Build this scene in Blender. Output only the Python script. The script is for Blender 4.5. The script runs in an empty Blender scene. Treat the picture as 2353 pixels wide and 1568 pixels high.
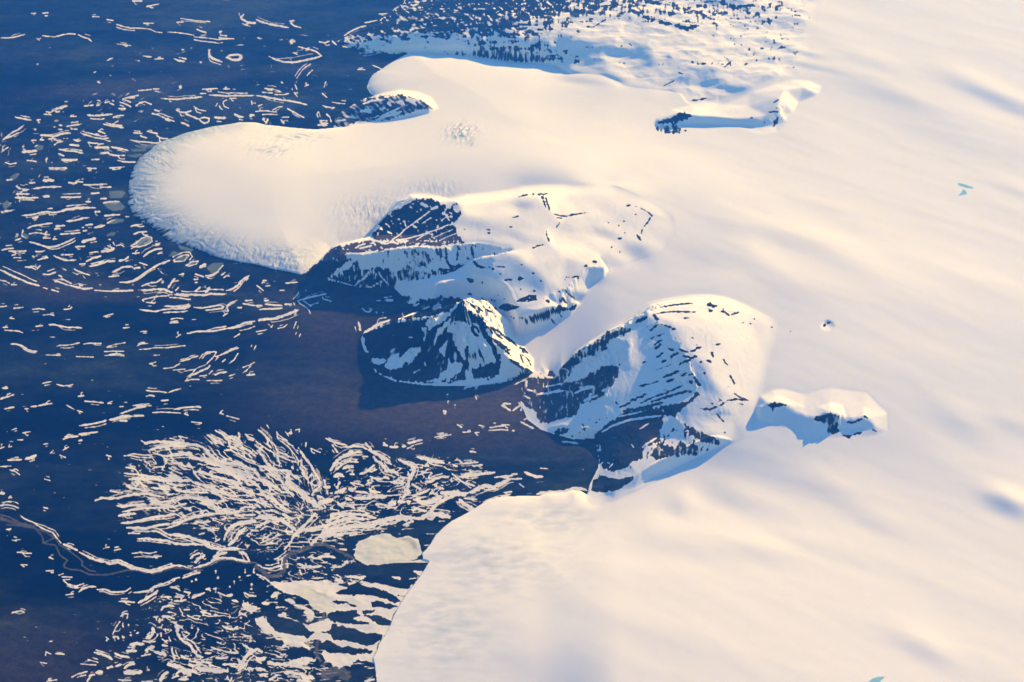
# Arctic ice-cap margin seen from the air: a real height field (1 unit = 100 m), lit by one low sun.
import bpy, math, random
import numpy as np
from mathutils import Vector
from mathutils.geometry import delaunay_2d_cdt

rng = np.random.default_rng(7)
random.seed(7)
R = math.radians
# ------------------------------------------------------------------ camera model
CAMH = 100.0                       # flying height
DEP = R(34.0)                      # looking down by
HFOV = R(33.0)
TW = math.tan(HFOV / 2)
SUN_AZ, SUN_EL = R(41.0), R(19.5)  # azimuth measured from +Y towards +X
sA, cA = math.sin(DEP), math.cos(DEP)
W2, H2, K = 1176.5, 784.0, TW / 1176.5     # survey units: the map is surveyed in a 2353 x 1568 frame


def to_world(u, v, h=0.0):
    """point of height h seen in direction (u, v) of the survey frame"""
    a = (np.asarray(u, float) - W2) * K
    b = -(np.asarray(v, float) - H2) * K
    dy = cA + b * sA
    dz = -sA + b * cA
    t = (CAMH - h) / (-dz)
    return a * t, dy * t


def to_frame(x, y, z):
    dz = z - CAMH
    f = y * cA - dz * sA
    g = y * sA + dz * cA
    return W2 + x / f / K, H2 - g / f / K


# ------------------------------------------------------------------ noise
def _h(ix, iy, s):
    n = (ix.astype(np.int64) * 374761393 + iy.astype(np.int64) * 668265263 + s * 974634777) & 0xFFFFFFFF
    n = ((n ^ (n >> 13)) * 1274126177) & 0xFFFFFFFF
    return ((n ^ (n >> 16)) & 0xFFFF).astype(np.float32) * np.float32(2 * math.pi / 65536)


def perlin(x, y, s=0):
    x = np.asarray(x, np.float32); y = np.asarray(y, np.float32)
    ix = np.floor(x); iy = np.floor(y)
    fx = x - ix; fy = y - iy
    ix = ix.astype(np.int32); iy = iy.astype(np.int32)
    w = fx * fx * fx * (fx * (fx * 6 - 15) + 10)
    q = fy * fy * fy * (fy * (fy * 6 - 15) + 10)
    def g(a, b):
        t = _h(ix + a, iy + b, s)
        return np.cos(t) * (fx - a) + np.sin(t) * (fy - b)
    a = g(0, 0); a += w * (g(1, 0) - a)
    b = g(0, 1); b += w * (g(1, 1) - b)
    return (a + q * (b - a)) * 1.5


def fbm(x, y, s=0, o=4, gain=.5, lac=2.03):
    r = 0; a = 1; n = 0
    for k in range(o):
        r = r + a * perlin(x, y, s + k * 17); n += a * a
        x = x * lac + 3.7; y = y * lac + 1.3; a *= gain
    return r / math.sqrt(n)


def ridged(x, y, s=0, o=4):
    r = 0; a = 1; n = 0
    for k in range(o):
        r = r + a * (1 - 2.2 * np.abs(perlin(x, y, s + k * 31))); n += a
        x = x * 2.1 + 5.1; y = y * 2.1 + 2.3; a *= .5
    return r / n


def sstep(a, b, x):
    t = np.clip((x - a) / (b - a), 0, 1)
    return t * t * (3 - 2 * t)


# ------------------------------------------------------------------ survey sheets: local sheet -> frame
SH = {}
for i in range(4):
    for j in range(4):
        SH['T%d%d' % (i, j)] = (588.25 * i, 392.35 * j if j < 3 else 1175.9, .25021)
SH.update(A=(689.4, 425.1, .17112), B=(1034.1, 425.1, .21983), C=(775.5, 643.4, .21983), D=(1177.7, 677.9, .25647),
          E=(1177.7, 907.7, .23194), Fc=(746.8, 0, .24415), G=(1321.3, 0, .26856), F=(0, 0, 1.0))


def pts(sheet, s):
    ox, oy, k = SH[sheet]
    return np.array([[ox + float(a) * k, oy + float(b) * k] for a, b in (p.split(',') for p in s.split())])


def strokes(sheet, text):
    k = SH[sheet][2]
    out = []
    for line in text.strip().splitlines():
        if ':' not in line: continue
        w, rest = line.split(':')
        for s in rest.split('/'):
            if s.strip(): out.append((float(w) * k, pts(sheet, s)))
    return out
# ------------------------------------------------------------------ survey: snow lying on the dark plain
SNOW = {}
SNOW['T00'] = '''
11:10,350 60,350 120,345 180,330 230,315/390,330 440,335 500,340 560,325 630,310 690,315/720,320 770,345 810,355 840,380/340,355 360,370
11:850,155 910,155/980,180 1040,190/1070,225 1130,245 1200,260 1290,260/290,125 330,122/390,122 440,120
9:1290,260 1380,270 1430,295 1490,300/1540,295 1620,300 1700,310 1780,325/1780,340 1900,350 2000,365 2140,355
9:1660,170 1720,180 1800,190 1930,200/1320,215 1410,215/1620,205 1680,205/1310,515 1390,525/1420,545 1500,540/2010,345 2150,360/1070,405 1200,420
13:1810,270 1850,290 1890,300/1350,60 1400,50 1460,38/1220,10 1300,10
18:2210,165 2240,130/2210,170 2260,200 2320,215 2350,210
16:1600,540 1640,560 1700,565/1670,535 1710,545
22:1920,470 1920,510 1960,545 2040,570
18:2080,525 2120,505 2200,505 2215,530 2190,550 2130,550 2080,525
14:20,1290 60,1260 110,1220 170,1190 220,1150/140,1075 200,1090 290,1105/510,1030 550,1025
11:60,1270 120,1245 170,1220/10,1400 50,1370 75,1355/340,1105 370,1100/405,1050 470,1055/450,1040 500,1015 560,990 620,975
15:770,975 830,970 860,965/1480,905 1550,910 1620,915 1700,905 1780,900 1860,890/1920,875 2000,875 2080,885 2160,880 2260,880 2351,880
11:890,970 920,965/1010,950 1045,965/960,945 1010,935/1270,835 1330,828 1390,822/1410,820 1460,818/1860,820 1930,818 2000,815/2050,820 2110,818
12:1140,905 1200,890 1270,880/1130,910 1200,940/1250,970 1290,945 1330,935 1390,960/1100,940 1150,955 1200,980
18:1090,1000 1155,1000/800,1055 860,1065 930,1060 1030,1050/370,1245 440,1245 490,1255 540,1240 600,1225 650,1225
13:1420,1010 1460,1025/1400,1045 1460,1060 1520,1090 1600,1115/1520,1100 1560,1110/1040,1080 1090,1065 1135,1060/650,1070 700,1070
14:600,1165 680,1150 750,1140/950,1140 1010,1155 1080,1165 1140,1175/650,1185 715,1190/530,1190 570,1190/540,1150 570,1155
14:740,1225 800,1245 870,1265 940,1275 1000,1270/900,1205 970,1230/1220,1220 1270,1225 1310,1230/1290,1250 1350,1270/1350,1205 1400,1220 1450,1230
15:1440,1250 1480,1270 1540,1275/1660,1125 1700,1140 1740,1160/1620,1010 1650,1030 1700,1035 1760,1020/1700,1045 1760,1070 1820,1095
14:1830,1090 1880,1080 1920,1090 1915,1120 1880,1135 1850,1120 1830,1095
22:1970,1080 2020,1085 2075,1085/2150,1045 2190,1070 2240,1080/2290,1060 2340,1060
11:2050,950 2060,980 2100,995/1780,980 1830,1010 1890,1020/2050,935 2080,920/2310,930 2315,965/1980,980 1995,950/2110,905 2170,905/1840,860 1890,860
13:450,1280 490,1270/290,1290 330,1290/370,1285 400,1285/500,1330 540,1305 575,1300/680,1285 710,1300 740,1290/810,1310 850,1315 900,1320
18:640,1330 690,1335 730,1340/1020,1350 1090,1365 1180,1385/930,1410 990,1400 1000,1415/540,1415 590,1435
24:870,1355 930,1355 1000,1355/200,1395 270,1395 340,1385/570,1470 640,1475 710,1465
14:1190,1285 1260,1300 1340,1305 1420,1315 1480,1310/530,1370 600,1385 680,1390 770,1410/320,1345 350,1335/1000,1420 1080,1430 1150,1430
13:250,1475 330,1485/870,1465 910,1465/50,1495 90,1510 150,1500/450,1545 520,1545 610,1545/800,1545 880,1550/1010,1545 1080,1540 1140,1535/1120,1485 1180,1490 1240,1490'''
SNOW['T10'] = '''
17:0,180 60,205 130,225 220,240 300,255/120,520 180,550 260,570 340,575 400,565 480,550 560,530 600,515
13:310,195 350,190/320,215 350,240 410,255/600,515 560,480 510,460/360,780 375,820/450,795 480,780/700,380 740,415/800,430 870,435
10:510,460 450,445 390,430/340,485 380,500/500,590 460,615 430,640 400,680 375,720/520,645 490,670 470,695/350,850 380,890
10:640,755 625,800/610,860 650,895/930,640 1000,640/1070,600 1130,625 1160,640/700,940 760,950 820,955/610,970 660,985/640,985 720,990
16:0,880 80,890 160,905 240,920 320,930 400,945 470,965
11:80,815 150,820 220,840/60,850 150,855/170,870 260,870 300,860/0,1025 60,1020 120,1020/150,1015 200,985 240,980/60,1055 130,1050 200,1055/20,975 60,960
13:290,1000 340,1025 390,1055 440,1080/240,1080 300,1075/570,1080 560,1050 575,1030/590,1110 650,1110/590,1130 660,1135/650,1050 680,1080 690,1120/570,1150 650,1150
20:90,1140 110,1090/230,1100 260,1140/60,1100 80,1090
14:770,370 850,365 940,350/810,330 850,300 900,275 960,250 1010,240/890,420 960,415 1020,415/950,490 1050,485 1160,465 1250,465 1390,475
10:1000,210 1080,195 1180,180 1280,160 1400,155/930,450 1000,445 1060,440 1100,430/980,455 1080,460/1100,450 1180,440/1130,130 1240,125
13:1380,90 1450,70 1530,50 1600,25/1000,320 1060,315/1150,250 1190,265/580,385 640,395 670,380'''
SNOW['T11'] = '''
14:270,1035 330,1030 380,1025/60,1010 100,1010/340,1180 360,1160 380,1140 395,1110/380,1205 430,1235 470,1265 490,1290 500,1320
11:10,1055 40,1080 70,1105/90,1060 130,1055/220,1100 260,1100/455,1105 460,1095/490,1240 530,1225 570,1215/345,1215 355,1235/610,1160 620,1180 660,1190 690,1200
16:380,1195 440,1180 510,1160 580,1145 640,1130/70,1195 120,1190/0,1240 60,1240/80,1225 160,1235 240,1240/260,1230 330,1225/30,1275 100,1270 170,1270 240,1262
26:20,1375 90,1365 160,1360 220,1345 280,1325 340,1300 390,1280
10:350,1325 370,1310/200,1450 250,1440 285,1415/140,1440 155,1415/0,1480 60,1470 100,1460/345,1450 370,1390/395,1530 410,1500
12:975,1265 1010,1295 1040,1300/1040,1300 1065,1275/1100,1300 1110,1300/1160,1305 1170,1305/1110,1195 1140,1195/1180,1165 1210,1165
30:1200,1190 1250,1190
22:940,1390 950,1430 960,1470/990,1490 1040,1460 1100,1420 1160,1395 1230,1380'''
SNOW['T01'] = '''
26:390,90 500,90/400,235 455,240/560,375 620,355 690,345 760,342 820,340/750,655 820,635 880,625/930,745 990,735 1050,715
16:150,145 180,165 240,175 270,172/290,168 360,160 420,150 490,150 565,147/150,215 200,215 270,215/140,248 220,250 290,250 350,248/560,245 620,245 690,245 750,240
13:630,110 700,115/770,130 850,130 940,130/700,100 760,105/920,150 1020,152/840,210 910,205/790,285 830,285/270,112 320,112
17:920,262 980,255/950,300 1000,288 1060,285 1100,287/960,415 1010,410 1060,405 1100,405/870,380 920,378/60,88 120,82
16:200,412 260,410 320,400 380,385 440,378 480,385 530,382 580,370/300,440 350,425/610,465 670,460 720,450 760,435 820,430
16:250,530 300,510 360,500 420,490 480,482/510,508 600,508/780,500 850,495/860,525 920,515 965,500/980,485 1030,462 1060,455
12:820,342 880,342/440,350 480,348/210,545 200,600 240,620/270,580 330,570 380,575/390,580 460,590/400,620 460,620/490,630 520,630
15:550,585 620,580 690,575 740,570/760,555 800,550/690,700 730,698 780,695/1220,585 1280,565 1350,560/1200,512 1250,500 1320,490
15:1190,695 1250,670 1300,625 1350,605 1390,615 1395,650 1340,685 1270,700 1200,695
16:270,655 320,665 360,680 410,695 460,705 520,695 570,675 630,650 695,615/490,780 530,800 580,820 640,825 700,820
12:20,730 80,715 120,715/80,740 160,740 240,738/140,640 190,625/330,745 380,745 410,735/600,775 670,770/990,690 1040,715/1040,660 1050,680/1070,690 1110,680 1140,700
18:790,835 850,805 930,785/820,878 880,868 940,850 990,830/990,835 1060,830/1090,830 1140,820 1180,790/1320,790 1360,755 1420,725 1490,715
12:730,860 780,855/820,755 900,745/1450,765 1490,745/1220,760 1280,755/1430,675 1470,665/1280,845 1350,868
18:1030,935 1080,910 1130,885 1220,880/1230,900 1290,890/1100,1025 1180,1025 1230,1010 1280,975 1330,940 1390,900 1450,865 1510,845 1560,825
13:1590,825 1640,795 1690,775 1735,775 1690,830 1600,835/1710,870 1760,840 1820,830 1800,860 1740,875 1710,870/1890,965 1950,960 2000,920 2050,870
28:1830,890 1870,870 1890,860/1890,1120 1925,1070
12:1000,975 1050,970 1090,965/680,905 720,925 770,945 820,960/350,820 400,805 440,800/150,800 190,800/110,780 140,770
14:230,885 290,890 330,910/340,905 370,870/390,950 450,955 520,930/500,1005 560,1030 640,1055/560,990 620,1020 660,1040/540,960 570,975
18:640,1055 700,1070 760,1085 850,1080/720,1040 760,1060/0,910 60,940 120,970 190,1000 260,1030 320,1048 365,1060/1030,1105 1100,1105 1220,1100
11:400,1075 435,1085/475,1095 535,1112/0,1005 50,1015 85,1035/105,1048 155,1048/870,1100 960,1105 1030,1110
19:1270,1095 1350,1100 1430,1090 1510,1090 1560,1115 1590,1118/1620,1130 1700,1140 1790,1140 1880,1145 1940,1130 2010,1135 2080,1135/2080,1100 2130,1090 2180,1060 2210,1020 2250,985 2290,965
14:1300,1060 1370,1035 1440,1025 1490,990/1640,960 1690,945/1610,1105 1640,1070/1790,1110 1840,1070/1790,950 1870,975/2030,960 2070,935/2080,965 2110,970/1780,1000 1820,998
20:1540,1085 1570,1040 1610,990/2090,1450 2150,1440 2200,1420 2260,1395 2340,1385
12:1310,1185 1380,1170 1450,1155 1550,1148/1310,1190 1320,1200/1390,1205 1420,1180/1340,1210 1410,1218/1560,1165 1650,1170 1750,1185
15:1510,1245 1590,1250 1660,1255 1740,1245 1750,1235/1280,1275 1350,1285 1430,1295 1500,1275 1590,1268 1680,1270 1740,1258/1780,1255 1860,1262 1940,1250 2020,1235 2050,1250 2040,1265 1970,1275 1880,1285
15:2085,1270 2090,1240 2120,1215 2180,1190/2095,1295 2090,1270/2230,1220 2290,1235 2351,1240/2250,1195 2320,1190/2180,1260 2220,1255
12:0,1250 60,1245/130,1265 210,1255/300,1275 360,1268 410,1275/590,1275 640,1270 660,1255/400,1328 450,1320 495,1328/330,1430 390,1425
16:440,1415 500,1415 560,1430 620,1440 690,1440 750,1445/1720,1495 1800,1480 1880,1475 1960,1475 2040,1460 2090,1450
10:40,1465 100,1470 170,1475 210,1490/90,1355 130,1360/30,1440 70,1440/1570,1365 1620,1355 1680,1360/1560,1400 1640,1395/1130,1445 1190,1440/1290,1480 1350,1475/950,1340 1040,1315
10:1620,1530 1660,1505/2050,1335 2090,1310/2200,1470 2280,1455 2340,1430/2150,1530 2200,1500'''
SNOW['T02'] = '''
16:95,25 150,25 210,45 250,75 300,95 345,90/70,1090 130,1090 200,1085/15,430 70,430/0,530 60,510 130,490
10:520,45 560,35 600,38 660,30 730,12/770,25 840,15 930,20/980,55 1050,30 1150,12/1260,45 1300,20 1360,20/1280,75 1350,70 1430,58 1530,60 1620,48 1700,40
9:960,95 1050,90 1140,92/420,125 560,130/960,130 1060,125 1140,135/700,140 860,145/1370,210 1430,190/1500,250 1590,240 1650,205/1590,265 1700,255
11:1650,185 1740,165 1760,150 1820,135/1830,160 1860,120 1900,100 1970,95/1900,205 1940,165 1970,130 1985,100/1980,140 2060,115 2120,85 2190,60
10:2100,205 2150,170 2185,110/2040,190 2070,165/2330,80 2351,40/2230,290 2260,270 2300,230/2230,240 2300,215 2340,190/1690,275 1800,255
16:1710,325 1780,305 1850,270 1910,245 1930,220/1970,308 2020,288 2090,280/2260,310 2340,305
10:1920,300 1950,270/2100,320 2160,300/1700,365 1760,350 1830,350/1830,320 1900,310/1900,360 2040,360/390,385 470,370/520,395 580,410 640,405 670,395
12:1340,450 1400,460 1460,460 1530,470/1550,470 1600,450 1660,435/720,505 770,500/780,550 860,555 950,565/990,570 1030,550
14:280,600 340,595/350,590 430,578 480,570/40,620 130,605/1340,505 1380,495 1420,505/1480,545 1550,540/1690,665 1730,680
10:610,585 680,625/710,635 760,650/1100,600 1135,598/1220,590 1300,590 1390,590/1400,655 1480,650 1600,655 1660,660/230,620 260,618
17:1600,625 1660,615 1730,605 1800,600 1850,605/730,775 800,765 860,755 930,740 980,725/1100,665 1180,640 1260,610 1340,600
26:1010,720 1070,710 1130,690 1210,690/230,1085 280,1065 340,1045/0,1395 40,1395
16:1100,730 1170,730/1220,690 1320,685/580,900 640,880 720,870/720,910 755,908/720,855 800,845 900,830
10:400,945 440,940/210,840 280,830/110,815 150,800/160,905 210,905/0,985 40,970/80,970 110,965/580,1000 630,970/460,1030 490,1000
12:980,1045 1020,1060/1140,1050 1200,1050 1270,1065 1380,1070/550,1045 600,1065/0,1150 60,1150/90,1180 140,1195 180,1225/410,1265 460,1280/80,1440 100,1420
13:0,1510 60,1500 120,1510 170,1530/400,1525 440,1535
26:1300,915 1340,935 1400,925 1470,920 1560,925 1640,930 1710,945 1790,950 1850,965/1370,1000 1430,980 1500,970 1580,960 1660,960 1740,950
30:1850,965 1900,1000 1940,1050 1990,1090 2070,1120 2160,1120 2230,1140 2300,1170 2351,1190/1740,1065 1810,1080 1880,1090 1960,1130 2050,1150
16:1400,1020 1450,1040 1530,1055 1610,1050 1700,1040 1770,1045/1150,1155 1220,1165 1250,1180/1140,1210 1220,1220 1300,1225 1370,1240 1460,1245 1510,1255
12:1330,1105 1370,1120 1380,1145 1440,1155 1510,1150/1610,1095 1640,1120 1700,1150 1760,1150/1240,1290 1300,1310 1350,1335/1550,1160 1600,1190 1670,1215/1010,1375 1060,1385 1120,1390
30:1190,1265 1250,1260 1330,1265 1420,1265 1510,1280 1600,1275 1690,1280 1760,1280
18:1160,1335 1240,1350 1310,1370 1400,1370/1390,1345 1480,1355 1560,1360/1350,1430 1400,1460 1470,1480 1560,1470 1640,1440 1700,1425 1790,1435 1860,1450 1940,1475 2030,1490
22:870,1465 930,1440 1000,1445 1080,1440 1150,1420 1250,1405 1340,1400 1420,1415 1500,1430/1070,1510 1140,1520 1220,1505 1340,1495
20:1120,1568 1200,1550 1300,1535 1400,1530 1480,1525 1540,1535/1560,1530 1640,1505 1720,1490/1980,1560 2100,1550
20:1900,860 1950,890 2010,920 2060,960/1980,820 2040,850 2080,885 2130,890 2180,920 2190,960/2190,830 2200,870 2180,920 2230,970 2290,1010 2351,1060
15:2250,850 2280,880 2340,900/2060,1000 2120,1000 2200,1040 2270,1080 2351,1110/2100,960 2180,1000/2140,1450 2230,1455 2351,1460/1860,1450 1950,1510 2030,1530
24:1840,1190 1900,1220 1970,1240 2060,1265 2150,1290 2230,1300/2040,1160 2120,1180 2200,1215 2290,1240 2351,1260/1760,1290 1830,1310 1900,1330 1960,1350 2040,1390 2110,1420 2190,1420
18:1530,1300 1600,1320 1690,1330/1600,1370 1700,1380 1800,1385 1900,1390/2090,1330 2170,1340 2250,1360 2351,1400/2200,1540 2260,1520 2351,1530
11:1640,870 1720,890/1560,890 1640,910/2080,685 2140,700 2200,715/2020,660 2050,670/1760,740 1850,750'''
SNOW['T12'] = '''
20:20,810 80,860 110,900 105,940 140,980/20,1140 80,1160 130,1200 180,1260 240,1280/200,1350 240,1385 310,1390 350,1410
13:0,920 60,960 130,1010/320,1220 370,1260/320,1290 380,1330/110,900 170,950 190,1000 240,1030 280,1040/130,1000 190,1050 230,1060 300,1090 370,1110
27:10,1000 60,1050 100,1120 150,1170 220,1185 290,1190 320,1220/0,1270 60,1280 130,1320 190,1340/0,1400 70,1410 140,1440 200,1490 250,1530 320,1560
44:300,1210 290,1260 310,1310 360,1350 430,1390 480,1440/440,1420 490,1460 540,1500 600,1530
11:190,830 200,880 260,910 310,950 340,960/240,920 300,970 330,1010 370,1060 390,1100/400,1160 440,1200 450,1240/420,1090 410,1130 470,1180/500,980 540,1000 590,1020/480,1260 510,1220
22:390,980 430,1040 460,1080 500,1130 530,1190 560,1240 590,1290 580,1340 540,1370 510,1410
10:460,930 455,970/400,800 395,835/320,810 330,850/270,830 300,870/100,770 120,800
15:100,1180 180,1230 230,1280/130,1350 120,1390/0,1350 80,1380 130,1400/240,1470 300,1510/0,1470 60,1490 140,1530/420,1540 430,1490
18:640,890 700,920 760,935 830,955/800,970 860,970 930,960 980,970 1030,995/700,950 730,990 750,1020/1000,930 1060,990/1160,1060 1190,1110 1250,1130
26:1030,995 1080,1020 1130,1045 1190,1075 1230,1110/1080,1060 1110,1100 1150,1120 1180,1160 1200,1190 1260,1200 1310,1230/680,1190 700,1160 730,1110
34:730,1110 780,1070 830,1040 890,1010/800,1170 840,1150 890,1150/720,1240 760,1220 800,1240/730,1395 780,1375 820,1350
20:830,1060 900,1020 980,1015/740,1180 790,1130 860,1100 940,1110/980,1060 1030,1060/950,1220 1010,1200 1050,1165 1085,1140/860,1220 900,1220/620,1270 640,1320/740,1350 770,1290
28:620,1340 680,1340/850,1360 910,1355/1310,1085 1370,1110 1420,1140 1450,1170 1440,1200 1420,1240 1400,1280/1400,1200 1410,1260 1400,1310 1390,1360 1400,1400
22:1340,1450 1370,1410 1420,1390/1430,1310 1480,1340 1510,1360/1440,1420 1500,1400 1560,1380 1600,1350/1170,935 1210,960/1230,970 1300,970/1340,965 1370,965/1390,935 1430,930 1480,915 1530,905
12:1390,985 1450,955/1640,880 1720,870 1790,858/1900,835 1970,830/2010,840 2050,835/2140,820 2190,815 2240,810 2310,815/2260,765 2330,768/2050,770 2100,780/1850,765 1890,790/2185,750 2200,750
27:1490,1065 1560,1080 1620,1100 1690,1110 1730,1120/1550,1140 1590,1145/1870,1245 1940,1240 2010,1230 2080,1215 2190,1205
17:1510,1165 1530,1160/1960,1010 2020,1020/1870,1100 1900,1125 1960,1120 2040,1110/1990,1145 2080,1135/1810,1135 1850,1150/1800,1215 1830,1240 1880,1280/1880,1285 1960,1310 2010,1330
24:1550,1290 1600,1290 1640,1265 1740,1235/1640,1325 1660,1330/1680,1350 1720,1355/1790,1280 1800,1280/1600,1390 1630,1395/1300,1475 1370,1475/1380,1470 1420,1470
44:1720,1390 1780,1400 1850,1390 1920,1410/1460,1450 1520,1480 1600,1480 1660,1450 1700,1420/1220,1510 1280,1470/580,1480 640,1470 700,1455
32:1920,1400 1990,1380 2060,1350 2110,1330 2180,1340 2240,1310 2300,1280 2351,1265/1850,1400 1760,1440 1700,1470 1640,1510 1610,1568/1700,1400 1720,1380/890,1435 960,1440 1050,1435 1130,1420 1200,1430
18:2190,1250 2260,1240 2351,1235/870,1300 940,1310 990,1330/1040,1240 1100,1260 1160,1260/1020,1310 1060,1295/1260,1305 1340,1300/1100,1490 1180,1500 1240,1520
25:1170,1245 1220,1260/1040,1350 1060,1380 1140,1390/560,1420 620,1440/750,1480 800,1530/820,1440 880,1460/840,1500 900,1530/930,1560 960,1530 1000,1530/1430,1550 1480,1540 1560,1560
36:1870,1450 1900,1490 1960,1520 2010,1550/2080,1500 2160,1470 2250,1440 2351,1430
15:1910,1440 1980,1450 2040,1450/2270,1390 2351,1380/2020,440 2030,410/2010,490 2030,540/2270,570 2340,575
24:1910,440 1930,420 1990,410 2040,400 2100,385 2180,380 2250,370 2351,350/1755,485 1765,485/1760,550 1770,550/1715,645 1750,645
18:2250,585 2300,610 2340,640/1825,585 1832,585'''
SNOW['T22'] = '''
17:80,640 100,575/0,640 60,600 100,570/80,740 140,770 200,800/460,920 530,925 610,940/0,1265 90,1260/0,1220 50,1220/0,820 20,820/780,955 785,965/785,998 800,1005/790,1055 800,1058/770,1200 785,1195
28:120,1205 170,1225 230,1245 280,1240/230,1405 290,1390 380,1385 480,1380 560,1350 640,1355 690,1370
10:70,1310 110,1340/260,1165 330,1170/650,1175 655,1178
15:20,400 80,370 150,340 190,300/150,480 240,490 330,480 420,450 480,460/60,560 110,610/110,720 180,680 240,660/600,430 680,430 740,425/160,440 210,460/560,380 620,400/280,640 290,650/330,520 380,525/420,500 470,505/520,440 560,450'''
SNOW['T03'] = '''
14:180,30 230,70 300,95 350,130 420,170 480,190 520,240 560,290/1680,500 1770,530/600,765 680,755/1150,735 1200,700
24:580,300 640,320 710,355/730,375 800,410 880,445 960,460 1010,480 1080,465 1150,495 1220,525 1300,540 1390,555 1460,545 1520,520 1600,495 1680,500/1780,520 1850,500 1920,480 1970,440 2040,425 2130,430 2230,455 2300,465
17:1850,555 1790,570 1730,590 1680,610/1650,605 1590,620 1540,650 1480,670 1410,690 1370,725 1290,740 1220,745/1150,735 1090,740 1030,740 960,715 890,715/720,740 770,705 820,690 880,690
11:580,630 620,665 700,685 770,660/60,165 100,160/160,375 220,380 290,385/110,260 150,270/190,490 250,490/420,545 490,540/450,420 490,435/570,600 660,602/540,585 580,570
24:1270,840 1320,815 1380,775 1430,745 1450,725/1080,40 1150,25 1250,20/1110,105 1200,100 1280,85 1340,65 1430,50 1530,40 1610,25/1160,150 1260,150 1350,155 1430,130 1480,120 1560,115
16:1090,825 1160,825 1240,835/1570,115 1640,90 1700,75/1380,180 1440,180 1490,205 1540,235 1580,250/2180,190 2260,150/1970,280 2020,250
22:1540,150 1620,125 1700,75 1790,45 1900,25 2000,15/1960,20 2100,10 2200,0/1260,250 1350,250 1450,260 1540,270 1600,290 1680,300 1780,300 1870,305
31:1550,210 1650,215 1740,235 1820,265 1890,285 1940,320/1870,300 1940,330 2010,345 2100,340 2200,345/2100,150 2180,110 2260,100 2351,80/2100,310 2150,270 2190,210 2240,170
20:2050,280 2070,220 2100,160 2150,120 2230,90 2310,80/2150,35 2351,30/1750,430 1780,400 1830,380/2220,360 2260,400 2290,450/2200,370 2250,380
12:1830,210 1880,195/1860,100 1930,90/1870,150 2010,155/1210,385 1290,375 1380,385 1440,370/1400,420 1480,410/950,340 1000,325/1050,355 1110,345/1180,200 1280,200/2060,60 2140,60
28:1800,440 1850,420 1880,400/1790,470 1820,440/1960,420 2020,390 2080,375/1940,450 2010,420
19:1976,545 1986,545/1995,610 2010,610/1755,640 1770,640/1795,625 1805,625/2245,560 2255,560/2325,560 2340,560/2195,600 2205,600/2305,665 2320,665/2145,640 2155,640/2300,710 2315,710/2105,690 2115,690/1990,705 1960,710/1890,715 1930,705
18:1560,690 1620,700 1660,730/1690,735 1750,745/1600,820 1660,825 1710,810/1760,795 1820,770 1880,745/1730,785 1740,785/2000,745 2070,770/2130,815 2190,830/2240,745 2290,770 2351,775
12:1480,785 1570,785/1620,755 1690,775/1720,950 1770,980 1850,995/1690,900 1740,900/1640,1050 1670,1070/1690,1105 1740,1120/1300,1325 1380,1310/1110,960 1140,940 1175,940 1165,980
60:2240,840 2300,900 2351,880
30:2080,770 2130,765/1345,1155 1390,1140 1410,1100 1400,1060/1190,1225 1250,1215 1320,1215/1420,1290 1480,1305 1500,1295 1520,1325
19:1480,905 1500,875 1560,860 1600,870/1480,960 1540,965 1600,985/1465,980 1465,1020/1840,920 1900,930 1935,950/2040,1050 2080,1075 2150,1080 2180,1055/1490,1225 1540,1235
26:1610,1025 1640,1060 1630,1110 1650,1160 1700,1200 1750,1230 1780,1280 1810,1320 1860,1340/1160,1280 1250,1280/1330,1275 1380,1255 1420,1240/870,1295 930,1310 990,1330 1030,1355
24:1125,1055 1135,1055/1175,1045 1185,1045/1270,1110 1250,1120/2105,965 2115,965/2205,975 2215,975/1755,1070 1770,1070/2300,1175 2300,1190/2085,1030 2095,1030/1125,1155 1140,1155/1080,1150 1090,1170/1195,1135 1205,1135/1040,1150 1060,1150
11:1035,1130 1060,1070 1100,1010/1480,1115 1480,1150/1520,1075 1520,1100/1550,1150 1565,1190/1490,1170 1540,1210/420,1285 470,1310/510,1305 590,1310/370,1385 430,1395/810,1360 900,1385/740,1400 880,1410/970,1150 1000,1175
18:1310,1190 1370,1195 1430,1190/1580,1250 1580,1290 1600,1330 1600,1370/1660,1320 1700,1345 1750,1355/1940,1245 2010,1270 2090,1290 2180,1300/1880,1300 1940,1300/1740,1375 1850,1385 1950,1385
22:1050,1300 1110,1325 1190,1340/1980,1345 2090,1345/2050,1405 2160,1400/1920,1420 1935,1420/1620,1490 1680,1440/1140,1440 1180,1410 1240,1400/1060,1420 1110,1405
36:1540,1410 1600,1410 1660,1430 1720,1460 1800,1470/1800,1440 1880,1455 1960,1460 2090,1465/1680,1480 1760,1470/2190,1460 2230,1420 2240,1360 2270,1320 2300,1290 2351,1270/2200,1400 2250,1370/1140,1480 1220,1485 1300,1470
22:2230,1220 2290,1260 2351,1280/2290,1470 2280,1440 2310,1440/980,1440 1030,1420/820,1510 870,1495/800,1560 830,1520/1640,1540 1730,1540
30:880,1480 940,1470/1470,1560 1500,1500 1540,1475
13:660,1520 720,1490 800,1470/430,1560 520,1545/1300,1560 1400,1560/1090,1545 1200,1550/2110,1568 2130,1520/1580,1530 1640,1505/1350,1460 1370,1455/110,930 200,910 220,925'''
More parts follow.
